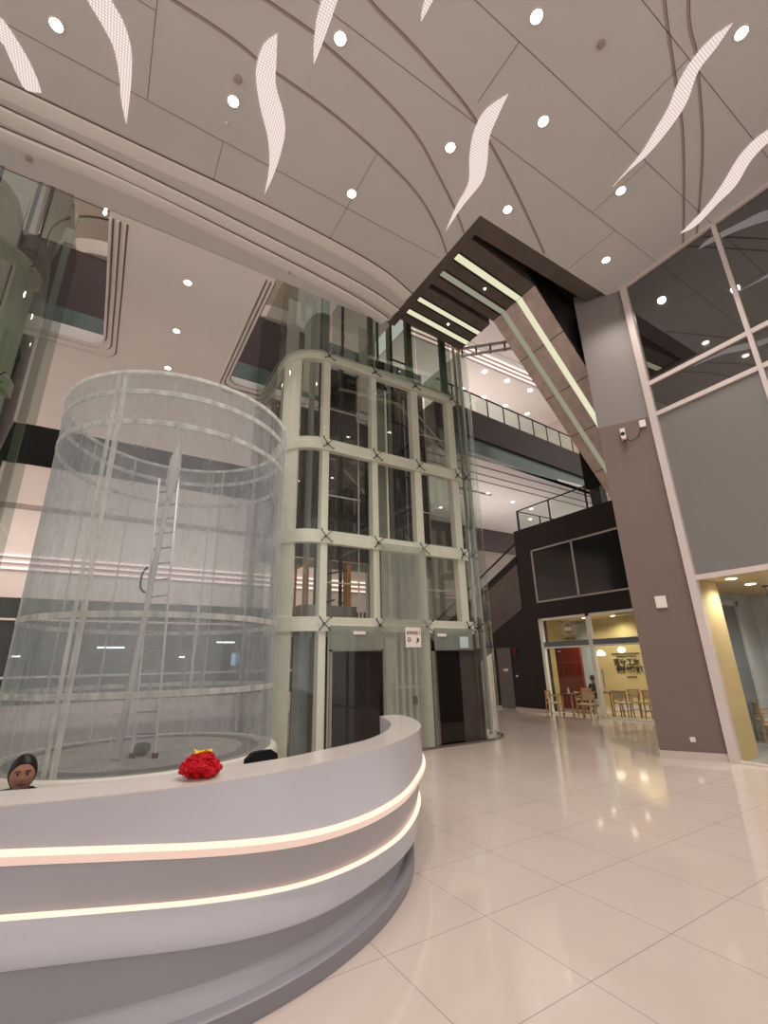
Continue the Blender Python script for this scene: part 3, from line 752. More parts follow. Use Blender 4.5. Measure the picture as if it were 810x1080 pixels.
# chairs and tables
def chair_proto(name, label):
    t = empty(name, (0,0,0), label, 'chair', 'wooden chairs of the cafe')
    for sx in (-1,1):
        MB().bar((sx*.21,.20,0),(sx*.19,.17,.45), .03).build('leg', 'wood', t)
        MB().bar((sx*.21,-.24,0),(sx*.20,-.20,.80), .03).build('leg', 'wood', t)
        MB().bar((sx*.21,.20,.66),(sx*.21,-.22,.69), .03, .02).build('armrest', 'wood', t)
        MB().bar((sx*.20,.19,.45),(sx*.21,.19,.66), .025).build('arm_post', 'wood', t)
    MB().box((-.22,-.21,.43),(.22,.21,.47)).build('seat', 'rattan', t, bevel=.012)
    m = MB().loft([[(x,-.21-.04*(1-(x/.22)**2),z) for x in (-.22,-.11,0,.11,.22)] for z in (.56,.66,.80)])
    m.build('backrest', 'rattan', t)
    m = MB().loft([[(x,-.235-.04*(1-(x/.22)**2),z) for x in (-.24,-.12,0,.12,.24)] for z in (.78,.83)])
    m.build('top_rail', 'wood', t)
    MB().bar((-.2,.19,.2),(.2,.19,.2), .02).build('stretcher', 'wood', t)
    MB().bar((-.2,-.22,.2),(.2,-.22,.2), .02).build('stretcher', 'wood', t)
    return t
ch0 = chair_proto('dining_chair', '')
CH = [(13.55,11.15,PI*1.1,'wooden chair standing in front of the cafe glass, leftmost of the row'),
      (13.75,10.1,PI*.55,'wooden chair in front of the cafe glass beside the table'),
      (14.9,9.55,-PI*.45,'pale backed chair just inside the cafe beside the middle glazing bar'),
      (15.5,9.35,PI*.9,'pale backed chair inside the cafe, second from the column'),
      (15.3,8.75,PI*.9,'pale backed chair inside the cafe, nearest the column'),
      (15.3,11.3,PI*.5,'chair behind the table where the dark haired customer sits')]
for i, (x, y, rz, lab) in enumerate(CH):
    if i == 0: ch0.location = (x,y,0); ch0.rotation_euler = (0,0,rz); ch0['label'] = lab
    else: dup(ch0, (x,y,0), rz, lab)
def table(name, label, x, y, rz, w=.7, d=.7):
    t = empty(name, (x,y,0), label, 'table', 'small square cafe tables')
    for a in (t,): pass
    b = Vector((x,y,0))
    MB().box((x-w/2,y-d/2,.72),(x+w/2,y+d/2,.75)).build('tabletop', 'wood_dark', t, bevel=.005)
    for sx in (-1,1):
        for sy in (-1,1):
            MB().bar((x+sx*(w/2-.05),y+sy*(d/2-.05),0),(x+sx*(w/2-.08),y+sy*(d/2-.08),.72), .04).build('leg', 'wood', t)
    return t
table('cafe_table', 'cafe table outside the glass between two wooden chairs', 13.75, 10.62, 0, .6, .5)
table('cafe_table', 'cafe table inside by the middle glazing bar', 15.1, 10.25, 0, .7, .8)
tag(MB().lathe([(1e-4,0),(.03,0),(.03,.12),(.012,.16),(.012,.2),(1e-4,.2)], c=(13.7,10.66,.75), n=12).build('bottle', 'white_plastic', smooth=True), 'pale bottle on the outer cafe table', 'bottle')
tag(MB().lathe([(1e-4,0),(.04,0),(.06,.06),(.055,.06),(1e-4,.01)], c=(13.85,10.5,.75), n=14).build('bowl', 'white_plastic', smooth=True), 'white bowl on the outer cafe table', 'bowl')
tag(MB().lathe([(1e-4,0),(.035,0),(.04,.09),(1e-4,.09)], c=(15.0,10.4,.75), n=12).build('cup', 'white_plastic', smooth=True), 'white cup on the inner cafe table', 'cup')
# shop chair
o = dup(ch0, (12.2,4.45,0), PI*.4, 'wooden chair inside the corner shop at the right edge')
o['group'] = 'wooden chairs of the corner shop'
o = dup(ch0, (12.95,4.9,0), PI*1.2, 'second wooden chair in the corner shop, behind the first')
o['group'] = 'wooden chairs of the corner shop'
t = empty('bar_table', (12.6,3.7,0), 'pale topped table inside the corner shop', 'table')
MB().box((12.0,3.4,.72),(13.4,4.0,.76)).build('tabletop', 'white_plastic', t, bevel=.006)
for x, y in ((12.08,3.48),(13.3,3.48),(12.08,3.92),(13.3,3.92)): MB().bar((x,y,0),(x,y,.72), .04).build('leg', 'wood', t)

# ------------------------------------------------------------------ passenger lift tower
FY = 9.245
ROWS = (9.47, 6.93, 4.60, 2.66)
POSTS = ((4.02,4.20),(5.41,5.58),(6.74,6.97),(8.06,8.30))
def tower_path(off=0.0):
    r = .8+off
    p = arc(4.05, 10.05, r, 180, 270, 12)+[(x, FY-off) for x in (5.5, 6.85, 8.2)]+arc(8.5, 10.0, r-.05, 270, 360, 12)
    return [(3.25-off, 12.0)]+p+[(9.25+off, 12.0)]
t = empty('lift_tower', (6.2, 9.3, 0), 'tall green glass passenger lift tower with cream posts and four rows of beams', 'lift tower')
base_path = tower_path()
for z in ROWS:
    MB().sweep([p for p in base_path if not (p[0] > 8.25)]+[(8.38, FY)], .16, z-.15, z+.15).build('ring_beam', 'frame_cream', t, smooth=True)
    MB().bar((3.25,12.0,z),(9.25,12.0,z), .14, .22).build('rear_beam', 'frame_green', t)
for a, b_ in POSTS:
    MB().box((a,FY-.02,0),(b_,FY+.2,9.6)).build('post', 'frame_cream', t, bevel=.02)
    MB().box((a+.02,FY+.1,9.6),(b_-.02,FY+.22,13.9)).build('upper_post', 'frame_green', t)
    MB().box((a+.02,11.9,0),(b_-.02,12.05,9.6)).build('rear_post', 'frame_green', t)
# curved corner claddings
pc = arc(4.05, 10.05, .8, 184, 226, 8)
MB().sweep(pc, .08, 0, 9.5).build('corner_post', 'frame_cream', t, smooth=True)
MB().sweep(arc(4.05,10.05,.8,172,180,2), .1, 0, 9.5).build('corner_post', 'frame_green', t, smooth=True)
pc = arc(8.5, 10.0, .75, 290, 352, 8)
MB().sheet(pc, .12, 12.2).build('corner_cladding', 'glass_frost', t, smooth=True)
MB().sweep(arc(8.5,10.0,.78,275,345,8), .1, 0, .08).build('corner_sill', 'white_plastic', t, smooth=True)
MB().bar((9.22,10.0,0),(9.22,10.0,13.9), .07).build('edge_trim', 'alu', t)
MB().box((9.18,11.9,0),(9.3,12.05,9.6)).build('rear_post', 'frame_green', t)
MB().box((3.2,11.9,0),(3.32,12.05,9.6)).build('rear_post', 'frame_green', t)
# glass skin, one pane per bay and storey
gy = FY-.2
edges = (4.11, 5.5, 6.85, 8.2)
zs = (0.06, 2.66, 4.60, 6.93, 9.47, 12.2)
for i in range(3):
    for k in range(5):
        if k == 0 and i in (0, 2): continue
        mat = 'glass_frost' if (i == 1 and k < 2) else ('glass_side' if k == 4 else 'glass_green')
        x0, x1 = edges[i]+.006, edges[i+1]-.006
        MB().add([(x0,gy,zs[k]+.006),(x1,gy,zs[k]+.006),(x1,gy,zs[k+1]-.006),(x0,gy,zs[k+1]-.006)], [(0,1,2,3)]).build('glass_pane', mat, t)
for k in range(5):
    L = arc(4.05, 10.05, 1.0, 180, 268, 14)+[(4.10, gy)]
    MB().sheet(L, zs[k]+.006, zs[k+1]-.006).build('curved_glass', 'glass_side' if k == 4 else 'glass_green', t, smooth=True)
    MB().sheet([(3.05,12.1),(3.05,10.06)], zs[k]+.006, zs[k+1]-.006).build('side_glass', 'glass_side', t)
    Rr = [(8.21, gy)]+arc(8.5, 10.0, .95, 272, 360, 14)
    MB().sheet(Rr, zs[k]+.006, zs[k+1]-.006).build('curved_glass', 'glass_green', t, smooth=True)
    MB().sheet([(9.45,10.0),(9.45,12.1)], zs[k]+.006, zs[k+1]-.006).build('side_glass', 'glass_side', t)
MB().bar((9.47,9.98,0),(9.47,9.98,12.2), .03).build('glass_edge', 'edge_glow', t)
# spider fittings
for z in ROWS:
    for x in (4.11, 5.5, 6.85, 8.2, 8.55):
        if x == 8.55 and z > 9: continue
        m = MB(); s = .13 if x < 8.5 else .09
        yy = gy+.05 if x < 8.5 else gy+.08
        for sx in (-1, 1):
            for sz in (-1, 1):
                m.bar((x,yy+.03,z),(x+sx*s,yy,z+sz*s), .018)
                m.ball((x+sx*s,yy-.02,z+sz*s), .022, 6)
        m.tube([(x,yy+.03,z),(x,FY,z)], .03, 8)
        m.build('spider_fitting', 'steel_dark', t)
# slim horizontal rails halfway up each storey, counter frames, guide rails, bracing
for z in (8.15, 5.75, 3.62):
    MB().bar((4.2,9.5,z),(5.2,9.5,z), .03).build('slim_rail', 'alu', t)
    MB().bar((7.0,9.5,z),(8.1,9.5,z), .03).build('slim_rail', 'alu', t)
MB().bar((5.15,9.5,2.8),(5.15,9.5,9.4), .03).build('slim_post', 'alu', t)
for x, y in ((4.75,11.2),(4.95,11.2),(5.2,10.6),(7.4,11.2),(7.75,10.8),(6.9,11.3)):
    MB().bar((x,y,0),(x,y,13.5), .07).build('guide_rail', 'steel_dark', t)
for x in (4.6, 7.5):
    MB().bar((x,11.5,0),(x,11.5,13.5), .22, .1).build('guide_column', 'frame_green', t)
for z in (3.3,4.2,5.2,6.2,7.3,8.3,9.1,10.4,11.5):
    MB().bar((5.2,10.5,z),(5.55,11.4,z+.15), .05).build('bracket', 'steel_dark', t)
    MB().bar((7.0,10.7,z),(7.7,10.7,z), .04).build('bracket', 'steel_dark', t)
MB().bar((6.95,9.6,9.1),(8.3,9.6,7.9), .03).build('brace', 'frame_green', t)
MB().bar((5.58,9.6,8.9),(6.2,9.6,9.3), .04).build('brace', 'frame_green', t)
for z in (7.1, 4.8, 2.9):
    MB().box((5.6,9.6,z),(6.05,9.62,z+(2.2 if z > 3 else 1.6))).build('frosted_strip', 'glass_frost', t)
    MB().bar((6.08,9.6,z),(6.08,9.6,z+(2.2 if z > 3 else 1.6)), .05).build('slim_post', 'frame_cream', t)
m = MB(); m.box((3.45,11.75,4.7),(9.1,11.8,9.4)); m.box((7.1,11.75,9.4),(9.1,11.8,12.2)); m.box((4.95,11.75,9.4),(6.3,11.8,12.2))
m.build('rear_dark_glass', 'glass_dark', t)
MB().box((4.35,11.6,9.9),(4.9,11.65,13.2)).build('white_board', 'cream_wall', t)
MB().box((6.35,11.6,9.8),(7.0,11.65,13.2)).build('white_board', 'cream_wall', t)
MB().box((3.75,11.6,9.9),(4.15,11.65,13.2)).build('white_board', 'cream_wall', t)
# lift car roof with orange maintenance rails, seen through the third storey
MB().box((3.9,9.9,2.75),(5.3,11.2,3.15)).build('car_roof', 'steel', t)
m = MB()
for x, y in ((3.75,10.0),(4.05,10.0),(5.1,10.0),(5.25,10.4),(4.4,11.1)):
    m.bar((x,y,2.9),(x,y,4.1), .045)
m.build('maintenance_posts', 'orange_steel', t)
MB().bar((3.6,10.0,3.9),(4.15,10.0,4.2), .06).build('maintenance_rail', 'orange_steel', t)
MB().bar((4.3,10.0,3.85),(5.1,10.0,4.05), .04).build('maintenance_rail', 'steel_dark', t)
MB().bar((4.3,10.0,3.15),(4.75,10.0,3.3), .04).build('maintenance_rail', 'steel_dark', t)
MB().box((5.08,10.0,2.85),(5.2,10.2,4.2)).build('orange_guide', 'orange_steel', t)
# ground storey
MB().box((4.22,gy,2.12),(5.49,gy+.03,2.62)).build('door_header', 'glass_frost', t)
MB().box((6.98,gy,2.10),(8.2,gy+.03,2.62)).build('door_header', 'glass_frost', t)
MB().box((4.75,gy-.03,2.44),(5.05,gy,2.51)).build('header_plate', 'white_plastic', t)
MB().box((7.05,gy-.03,2.42),(7.32,gy,2.49)).build('header_plate', 'white_plastic', t)
MB().box((7.75,gy-.02,2.15),(8.02,gy-.005,2.42)).build('blue_notice', 'pale_blue', t)
for nm, x0, x1 in (('d1',4.28,5.5),('d2',7.02,8.38)):
    m = MB()
    m.box((x0-.05,FY-.18,0),(x0,FY-.05,2.14)); m.box((x1,FY-.18,0),(x1+.04,FY-.05,2.14)); m.box((x0-.05,FY-.18,2.09),(x1+.04,FY-.05,2.14)); m.box((x0,FY-.18,0),(x1,FY-.05,.02))
    fr = m.build('door_frame', 'steel', t)
    xm = x0+(x1-x0)*.56
    MB().box((x0,FY-.12,.02),(xm,FY-.10,2.09)).build('sliding_door', 'door_glass_dark', t)
    MB().box((xm,FY-.10,.02),(x1,FY-.07,2.09)).build('sliding_door', 'door_mirror' if nm == 'd1' else 'steel_brown', t)
    MB().box((x0,FY+1.5,.02),(x1,FY+1.55,2.4)).build('car_wall', 'black_void', t)
    MB().box((x0,FY+.0,.02),(x0+.03,FY+1.5,2.4)).build('car_wall', 'steel_brown', t)
    MB().box((x0+.2,FY+1.3,.8),(x1-.3,FY+1.36,.9)).build('car_handrail', 'steel', t)
    MB().bar((x0+.35,FY+.9,0),(x0+.35,FY+.9,2.5), .09).build('car_post', 'frame_green', t)
MB().box((3.62,9.6,.05),(3.98,9.66,2.45)).build('control_panel', 'grey_panel', t)
MB().bar((3.5,9.75,0),(3.5,9.75,2.0), .06).build('slim_post', 'frame_cream', t)
MB().bar((4.24,FY-.1,0),(4.24,FY-.1,2.6), .05).build('slim_post', 'alu', t)
for k in range(6):
    MB().box((5.62+k*.19,FY+.1,.05),(5.70+k*.19,FY+.12,2.5)).build('fluted_strip', 'frame_cream', t)
MB().box((5.58,FY+.0,1.28),(6.74,FY+.03,1.33)).build('mid_rail', 'frame_cream', t)
MB().box((6.28,gy-.03,.95),(6.38,gy-.005,1.12)).build('call_button', 'steel', t)
MB().sweep(tower_path(.22)[2:-2], .05, 0, .05).build('floor_sill', 'steel', t)
# paper notice on the tower glass
t = empty('lift_notice', (6.35,gy-.01,2.42), 'white paper warning notice taped on the green glass between the two lift doors', 'notice')
NR = (R(90), 0, 0)
MB().box((6.12,gy-.016,2.17),(6.56,gy-.006,2.62)).build('paper', 'white_plastic', t)
text('notice_word', 'AWAS !', .115, (6.34,gy-.02,2.49), NR, 'ink', t, extrude=.001, bold=.002)
p_ = [(6.22+.05*math.cos(PI*k/9), 2.34+.05*math.sin(PI*k/9)) for k in range(19)]; q_ = [(6.22+.028*math.cos(PI*k/9), 2.34+.028*math.sin(PI*k/9)) for k in range(19)]
MB().loft([[(x,gy-.019,z) for x, z in p_], [(x,gy-.019,z) for x, z in q_]]).build('pictogram', 'ink', t)
MB().box((6.44,gy-.02,2.29),(6.49,gy-.016,2.38)).build('pictogram', 'ink', t)
MB().box((6.42,gy-.02,2.26),(6.44,gy-.016,2.30)).build('pictogram', 'ink', t)

# ------------------------------------------------------------------ second lift tower at the left edge
t = empty('lift_tower', (-4.0, 10.6, 0), 'green glass lift tower cut by the left edge of the view', 'lift tower')
bp = [(-6.6,9.15)]+arc(-3.15, 10.15, 1.0, 270, 358, 12)
for z in ROWS:
    MB().sweep(bp, .16, z-.15, z+.15).build('ring_beam', 'frame_cream', t, smooth=True)
MB().sweep(arc(-3.15,10.15,1.0,318,350,6), .08, 0, 9.5).build('corner_post', 'frame_cream', t, smooth=True)
for x in (-3.3, -4.7, -6.1):
    MB().box((x-.1,9.07,0),(x+.1,9.25,9.5)).build('post', 'frame_cream', t)
    MB().box((x-.08,9.2,9.6),(x+.08,9.3,13.6)).build('upper_post', 'frame_green', t)
MB().box((-2.25,12,0),(-2.1,12.15,13.6)).build('rear_post', 'frame_green', t)
for k in range(5):
    L = [(-6.6,8.95)]+arc(-3.15, 10.15, 1.22, 270, 360, 16)+[(-1.93,12.2)]
    MB().sheet(L, zs[k]+.006, zs[k+1]-.006).build('curved_glass', 'glass_side', t, smooth=True)
MB().box((-6.4,11.9,4.7),(-2.3,11.95,9.4)).build('rear_dark_glass', 'glass_dark', t)
MB().box((-4.3,11.5,9.6),(-3.0,11.6,13)).build('white_board', 'cream_wall', t)
MB().box((-6.2,11.5,9.6),(-5.0,11.6,13)).build('white_board', 'cream_wall', t)
for x in (-2.6,-2.85,-3.6,-4.0): MB().bar((x,11.3,0),(x,11.3,13.5), .07).build('guide_rail', 'steel_dark', t)
for z in ROWS[:3]:
    for x, y in ((-3.3,9.0),(-2.25,9.6)):
        m = MB()
        for sx in (-1,1):
            for sz in (-1,1): m.bar((x,y+.03,z),(x+sx*.12,y,z+sz*.12), .018)
        m.build('spider_fitting', 'steel_dark', t)

# ------------------------------------------------------------------ hanging glass feathers lit inside the left well
# upper storeys seen through the soffit openings
struct(MB().box((-12,13.62,CZ+.3),(9.0,13.7,11.7)).build('trim_5', 'teal_glass'), 'teal glass edge of the upper gallery', 'trim')
struct(MB().box((-12,13.7,11.3),(9.0,13.9,13.9)).build('wall_upper', 'plum'), 'plum dark fascia of the upper gallery', 'wall')
struct(MB().box((-14,8.6,16.4),(9.3,22,16.5)).build('ceiling_upper', 'cream_wall'), 'pale top storey ceiling above the openings', 'ceiling')
struct(MB().box((-14,20,CZ+.3),(9.3,20.1,16.4)).build('wall_upper_back', 'cream_wall'), 'pale wall behind the upper gallery', 'wall')
t = empty('round_gallery', (-1.2,15.6,13.9), 'round white gallery rim with glass guard glimpsed through the left ceiling opening', 'gallery')
MB().lathe([(2.1,0),(2.15,.1),(2.15,.5),(2.1,.5)], c=(-1.2,15.6,13.9), n=40).build('rim', 'cream_wall', t, smooth=True)
MB().lathe([(1e-4,0),(2.1,0)], c=(-1.2,15.6,13.9), n=40).build('soffit', 'cream_wall', t)
MB().lathe([(2.12,.5),(2.12,1.4)], c=(-1.2,15.6,13.9), n=40).build('glass_guard', 'glass_green', t, smooth=True)
MB().lathe([(2.1,1.4),(2.15,1.4),(2.15,1.45),(2.1,1.45)], c=(-1.2,15.6,13.9), n=40).build('handrail', 'steel', t)
t = empty('round_gallery', (4.1,15.6,13.9), 'round white gallery rim glimpsed through the opening behind the main lift tower', 'gallery')
MB().lathe([(2.1,0),(2.15,.1),(2.15,.5),(2.1,.5)], c=(4.1,15.6,13.9), n=40).build('rim', 'cream_wall', t, smooth=True)
MB().lathe([(1e-4,0),(2.1,0)], c=(4.1,15.6,13.9), n=40).build('soffit', 'cream_wall', t)
MB().lathe([(2.12,.5),(2.12,1.4)], c=(4.1,15.6,13.9), n=40).build('glass_guard', 'glass_green', t, smooth=True)
for i, (x, y, z) in enumerate(((-1.9,11.2,14.5),(-1.6,12.4,14.4),(2.75,9.6,14.5),(2.9,12.2,14.3))):
    o = MB().lathe([(1e-4,-.1),(.05,-.02),(.035,.15),(.012,.7),(1e-4,1.9)], c=(x,y,z), n=10).build('hanging_light', 'lamp_small', smooth=True)
    tag(o, ['slender bright light hanging in the left well, near side','slender bright light hanging in the left well, far side','slender bright light hanging in the middle well beside the tower','slender bright light hanging deep in the middle well'][i], 'hanging light', 'slender lights hanging in the wells')

# ------------------------------------------------------------------ far side of the atrium
def fascia(name, z0, z1, mat, label, y=25, x0=-16, x1=14.4, d=.3):
    return struct(MB().box((x0,y,z0),(x1,y+d,z1)).build(name, mat), label, 'wall')
fascia('wall_back_upper', 9.05, 10.95, 'cream_wall', 'upper white band of the far galleries')
fascia('trim_6', 8.78, 9.05, 'groove_mid', 'brown recess between the white bands', y=25.15)
fascia('wall_back_middle', 4.85, 8.78, 'cream_wall', 'broad white band of the far galleries')
fascia('wall_back_black', 10.95, 13.5, 'black_void', 'dark shop opening above the far white band', y=26)
t = empty('cove_light', (0,24.9,6.1), 'three glowing strips running along the far white gallery band', 'cove light')
for z in (6.05, 6.33, 6.6):
    MB().box((-16,24.9,z),(14.4,25.0,z+.09)).build('light_strip', 'led_pink', t)
    MB().box((-16,24.93,z-.06),(14.4,25.0,z)).build('shadow_gap', 'groove_mid', t)
m = MB().box((-16,25.1,0),(14.4,25.3,4.85))
struct(m.build('window_6', 'frost_dark'), 'dark glass shopfronts on the far side', 'window')
m = MB()
for k in range(13): m.box((-15+k*2.4,25.0,0),(-14.93+k*2.4,25.12,4.85))
for z in (1.55, 3.9): m.box((-16,25.0,z),(14.4,25.1,z+.09))
m.box((-16,24.95,0),(14.4,25.1,.5))
struct(m.build('trim_7', 'cream_wall'), 'pale glazing bars of the far shopfronts', 'window frame')
for i, (x, z, w_) in enumerate(((.1,2.75,1.1),(5.3,3.0,.9),(-2.9,2.4,.3),(3.6,2.3,.25))):
    o = MB().box((x,25.0,z),(x+w_,25.06,z+.07)).build('tube_light', 'tube_light')
    tag(o, ['longest white tube light in the far dark shopfront','white tube light in the far shopfront towards the lift tower','short tube light in the far shopfront near the left edge','small light in the far shopfront between the two long tubes'][i], 'tube light', 'lights in the far shopfronts')
for i, (x, z) in enumerate(((6.6,3.3),(6.1,1.9))):
    o = MB().box((x,25.0,z),(x+.4,25.05,z+.6)).build('lit_sign', 'blue_screen'); tag(o, ['upper','lower'][i]+' small bluish lit sign in the far shopfront', 'sign')
for i, (x, y) in enumerate(((-3.3,20.5),(-3.6,22),(-2.9,23.5))):
    pass

# right hand galleries
t = empty('gallery_balcony', (13.5,11.6,9.9), 'third level balcony with dark fascia and glass railing right of the lift tower', 'balcony')
def q(x): return 11.3+(x-9.3)*.066
def strip(x0, x1, z0, z1, off0, off1):
    return MB().add([(x0,q(x0)+off0,z0),(x1,q(x1)+off0,z0),(x1,q(x1)+off1,z0),(x0,q(x0)+off1,z0),(x0,q(x0)+off0,z1),(x1,q(x1)+off0,z1),(x1,q(x1)+off1,z1),(x0,q(x0)+off1,z1)],
      [(0,3,2,1),(4,5,6,7),(0,1,5,4),(1,2,6,5),(2,3,7,6),(3,0,4,7)])
strip(9.55, 19.4, 10.0, 11.18, 0, .3).build('fascia', 'taupe_dark_wall', t)
strip(9.55, 19.6, 9.4, 10.0, .12, .35).build('glass_edge', 'teal_glass', t)
strip(9.55, 18.2, 11.05, 11.18, .3, 6).build('slab', 'cream_wall', t)
for k in range(9):
    x = 10.3+k*.98
    strip(x, x+.04, 11.18, 12.02, .05, .09).build('railing_post', 'steel_dark', t)
    strip(x+.06, min(x+.96,18.2), 11.22, 11.95, .06, .075).build('glass_panel', 'glass_clear', t)
strip(9.55, 18.2, 12.0, 12.04, .04, .10).build('handrail', 'steel_dark', t)
cs = MB().box((9.5,11.9,9.4),(24,19.2,9.5))
c2 = struct(cs.build('ceiling_level_two', 'soffit_white'), 'pale second level ceiling right of the lift tower', 'ceiling')
for k, y in enumerate((12.35,12.95,13.5)):
    MB().ribbon([(9.5,y),(24,y+.2)], .09, 9.392).build('groove', 'groove_dark', c2)
MB().box((12.8,14.6,9.38),(15.2,14.75,9.4)).build('air_slot', 'groove_dark', c2)
struct(MB().box((9.5,19.2,8.1),(24,19.4,9.5)).build('wall_sign_band', 'plum'), 'maroon band at the back of the second level', 'wall')
t = empty('sign_figures', (16.5,19.15,8.5), 'pale round figures on the maroon band of the second level', 'sign')
MB().ball((16.6,19.17,8.85), .3, 12, (1,.06,1.3)).build('round_figure', 'groove_mid', t, smooth=True)
MB().ball((17.3,19.17,8.5), .13, 10, (1,.06,1)).build('round_figure', 'groove_mid', t, smooth=True)
struct(MB().box((12.5,19.4,3.6),(24,19.5,8.2)).build('wall_level_two', 'groove_mid'), 'greyish back wall of the second level', 'wall')
LV = [(511,392),(534.7,401.7),(559,411.7),(581,421),(510,419),(533,428),(556,436.4)]
L3 = [(14.34,13.44),(15.88,13.44),(17.57,13.45),(19.24,13.47),(15.88,15.16),(17.55,15.19),(19.3,15.19),(14.35,15.11)]
c3 = struct(MB().box((9.3,12.3,15.3),(26,22,15.4)).build('ceiling_level_three', 'soffit_white'), 'pale third level ceiling with downlights', 'ceiling')
t = empty('cove_light', (13,12.8,15.3), 'three parallel glowing strips edging the third level ceiling', 'cove light')
for k in range(3):
    y = 12.42+.24*k
    MB().box((9.3,y,15.27),(22,y+.09,15.3)).build('light_strip', 'led_pink', t)
    MB().box((9.3,y+.13,15.25),(22,y+.18,15.3)).build('cove_step', 'groove_mid', t)
struct(MB().box((9.3,8.9,15.42),(26,12.3,15.52)).build('ceiling_slab_edge', 'soffit_white'), 'pale ceiling in front of the cove strips', 'ceiling')
for i, (x, y) in enumerate(L3):
    o = MB().lathe([(1e-4,-.02),(.10,-.02),(.12,0)], c=(x,y,15.3), n=14).build('gallery_downlight', 'lamp_face')
    tag(o, ('front' if i < 4 else 'back')+' row gallery downlight, '+['nearest the lift tower','second from the lift tower','third from the lift tower','nearest the sloping escalator','second from the tower','third from the tower','farthest towards the escalator','right at the tower edge'][i], 'downlight', 'downlights in the third level gallery ceiling')
for i, (x, y, z) in enumerate([(14.9,14.6,9.4),(16.9,14.9,9.4),(18.6,15.2,9.4),(14.2,17.3,9.4),(20,16.5,9.4)]):
    o = MB().lathe([(1e-4,-.015),(.07,-.015),(.09,0)], c=(x,y,z), n=12).build('gallery_downlight', 'lamp_small')
    tag(o, 'second level ceiling downlight, '+['nearest the tower beside the air slot','in the middle above the railing','towards the dark post','deep at the back by the maroon band','farthest right behind the post'][i], 'downlight', 'downlights in the second level ceiling')
struct(MB().box((21.5,11,11.18),(21.6,20,15.3)).build('wall_gallery_end', 'cream_wall'), 'white end wall of the third level gallery', 'wall')
struct(MB().box((9.3,21.5,9.5),(24,21.6,15.3)).build('wall_gallery_back', 'cream_wall'), 'pale back wall of the third level gallery', 'wall')
struct(MB().box((14.4,25,0),(26,25.2,9)).build('wall_corridor', 'cream_wall'), 'pale corridor wall beyond the lower escalator', 'wall')
tag(MB().lathe([(1e-4,0),(.25,0),(.3,.5),(.2,1.1),(1e-4,1.3)], c=(14.9,22.9,0), n=14).build('red_display', 'red_box', smooth=True), 'red rounded display standing in the corridor past the lift tower', 'display')

area('gallery_fill', (-1,20.5,7), 240, 20, 3, (R(90),0,0), (1,.92,.86))  # unseen fill added to brighten the far white bands
area('gallery_fill', (14,15.5,7.3), 75, 8, 4, (R(180),0,0), (1,.92,.86))  # added fill aimed up at the second level ceiling, no fixture
area('gallery_fill', (14,16.5,11.5), 170, 8, 4, (R(180),0,0), (1,.9,.84))  # added fill aimed up at the third level ceiling, no fixture
for k in range(6): beam('far_fill', (-9+k*3.6,22,10.3), 170, (1,.93,.87), 140, .12)  # added spots that brighten the far floor, no fixtures above them
area('well_fill', (0,16.8,11.6), 180, 14, 3, (R(180),0,0), (1,.93,.88))  # unseen fill added to light the storeys above the openings

# ------------------------------------------------------------------ glass cylinder lift enclosure
CX, CY, CR, CT = .9, 8.79, 1.94, 6.23
t = empty('glass_cylinder', (CX,CY,0), 'large open-topped glass cylinder still wrapped in dusty film, behind the reception counter', 'glass enclosure')
MB().lathe([(CR,.6),(CR,CT)], c=(CX,CY,0), n=96).build('glass_wall', 'glass_film', t, smooth=True)
MB().lathe([(CR-.02,CT-.03),(CR+.03,CT-.03),(CR+.03,CT+.02),(CR-.02,CT+.02),(CR-.02,CT-.03)], c=(CX,CY,0), n=96).build('top_rim', 'film_seam', t)
for z in (5.88, 5.36, 2.52, 1.52):
    MB().lathe([(CR-.012,z-.04),(CR+.012,z-.04),(CR+.012,z+.04),(CR-.012,z+.04),(CR-.012,z-.04)], c=(CX,CY,0), n=96).build('ring', 'film_seam', t, smooth=True)
for a, w_ in ((-127.5,2.0),(-124,2.6),(112,1.2),(62,1.0),(55,1.0),(30,1.0),(140,1.2)):
    p = arc(CX, CY, CR+.01 if a < 0 else CR-.015, a-w_/2, a+w_/2, 2)
    MB().sheet(p, .6, CT).build('vertical_joint', 'film_seam', t, smooth=True)
MB().lathe([(1e-4,.6),(CR-.45,.6)], c=(CX,CY,0), n=64).build('pit_floor', 'concrete', t)
MB().lathe([(CR-.45,.601),(CR-.18,.602)], c=(CX,CY,0), n=64).build('dark_ring', 'concrete_dark', t)
MB().lathe([(CR-.18,.603),(CR,.603)], c=(CX,CY,0), n=64).build('floor_edge', 'concrete', t)
MB().lathe([(CR-.05,.58),(CR+.02,.62),(CR+.09,.6),(CR+.12,.55),(CR+.12,0),(CR-.05,0)], c=(CX,CY,0), n=96).build('curb', 'curb_white', t, smooth=True)
# ladder
t = empty('ladder', (.85,8.1,.61), 'tall aluminium ladder leaning inside the film-wrapped glass cylinder', 'ladder')
B0, B1 = Vector((.70,8.25,.61)), Vector((.98,8.02,.61)); T0, T1 = Vector((.60,9.3,5.35)), Vector((.94,9.3,5.45))
for a, b_ in ((B0,T0),(B1,T1)):
    MB().bar(a, b_, .05, .03).build('side_rail', 'alu', t)
    MB().box((a.x-.04,a.y-.04,a.z-.005),(a.x+.04,a.y+.04,a.z+.06)).build('foot', 'red_box', t)
for k in range(1, 16):
    f_ = k/16
    MB().bar(B0.lerp(T0,f_), B1.lerp(T1,f_), .022).build('rung', 'steel', t)
a = B0.lerp(T0,.56)
MB().tube(spline([(a.x-.06,a.y-.06,a.z+.25),(a.x-.13,a.y-.06,a.z+.1),(a.x-.12,a.y-.06,a.z-.12),(a.x-.04,a.y-.06,a.z-.2)],4), .02, 6).build('rope_loop', 'black_fabric', t)
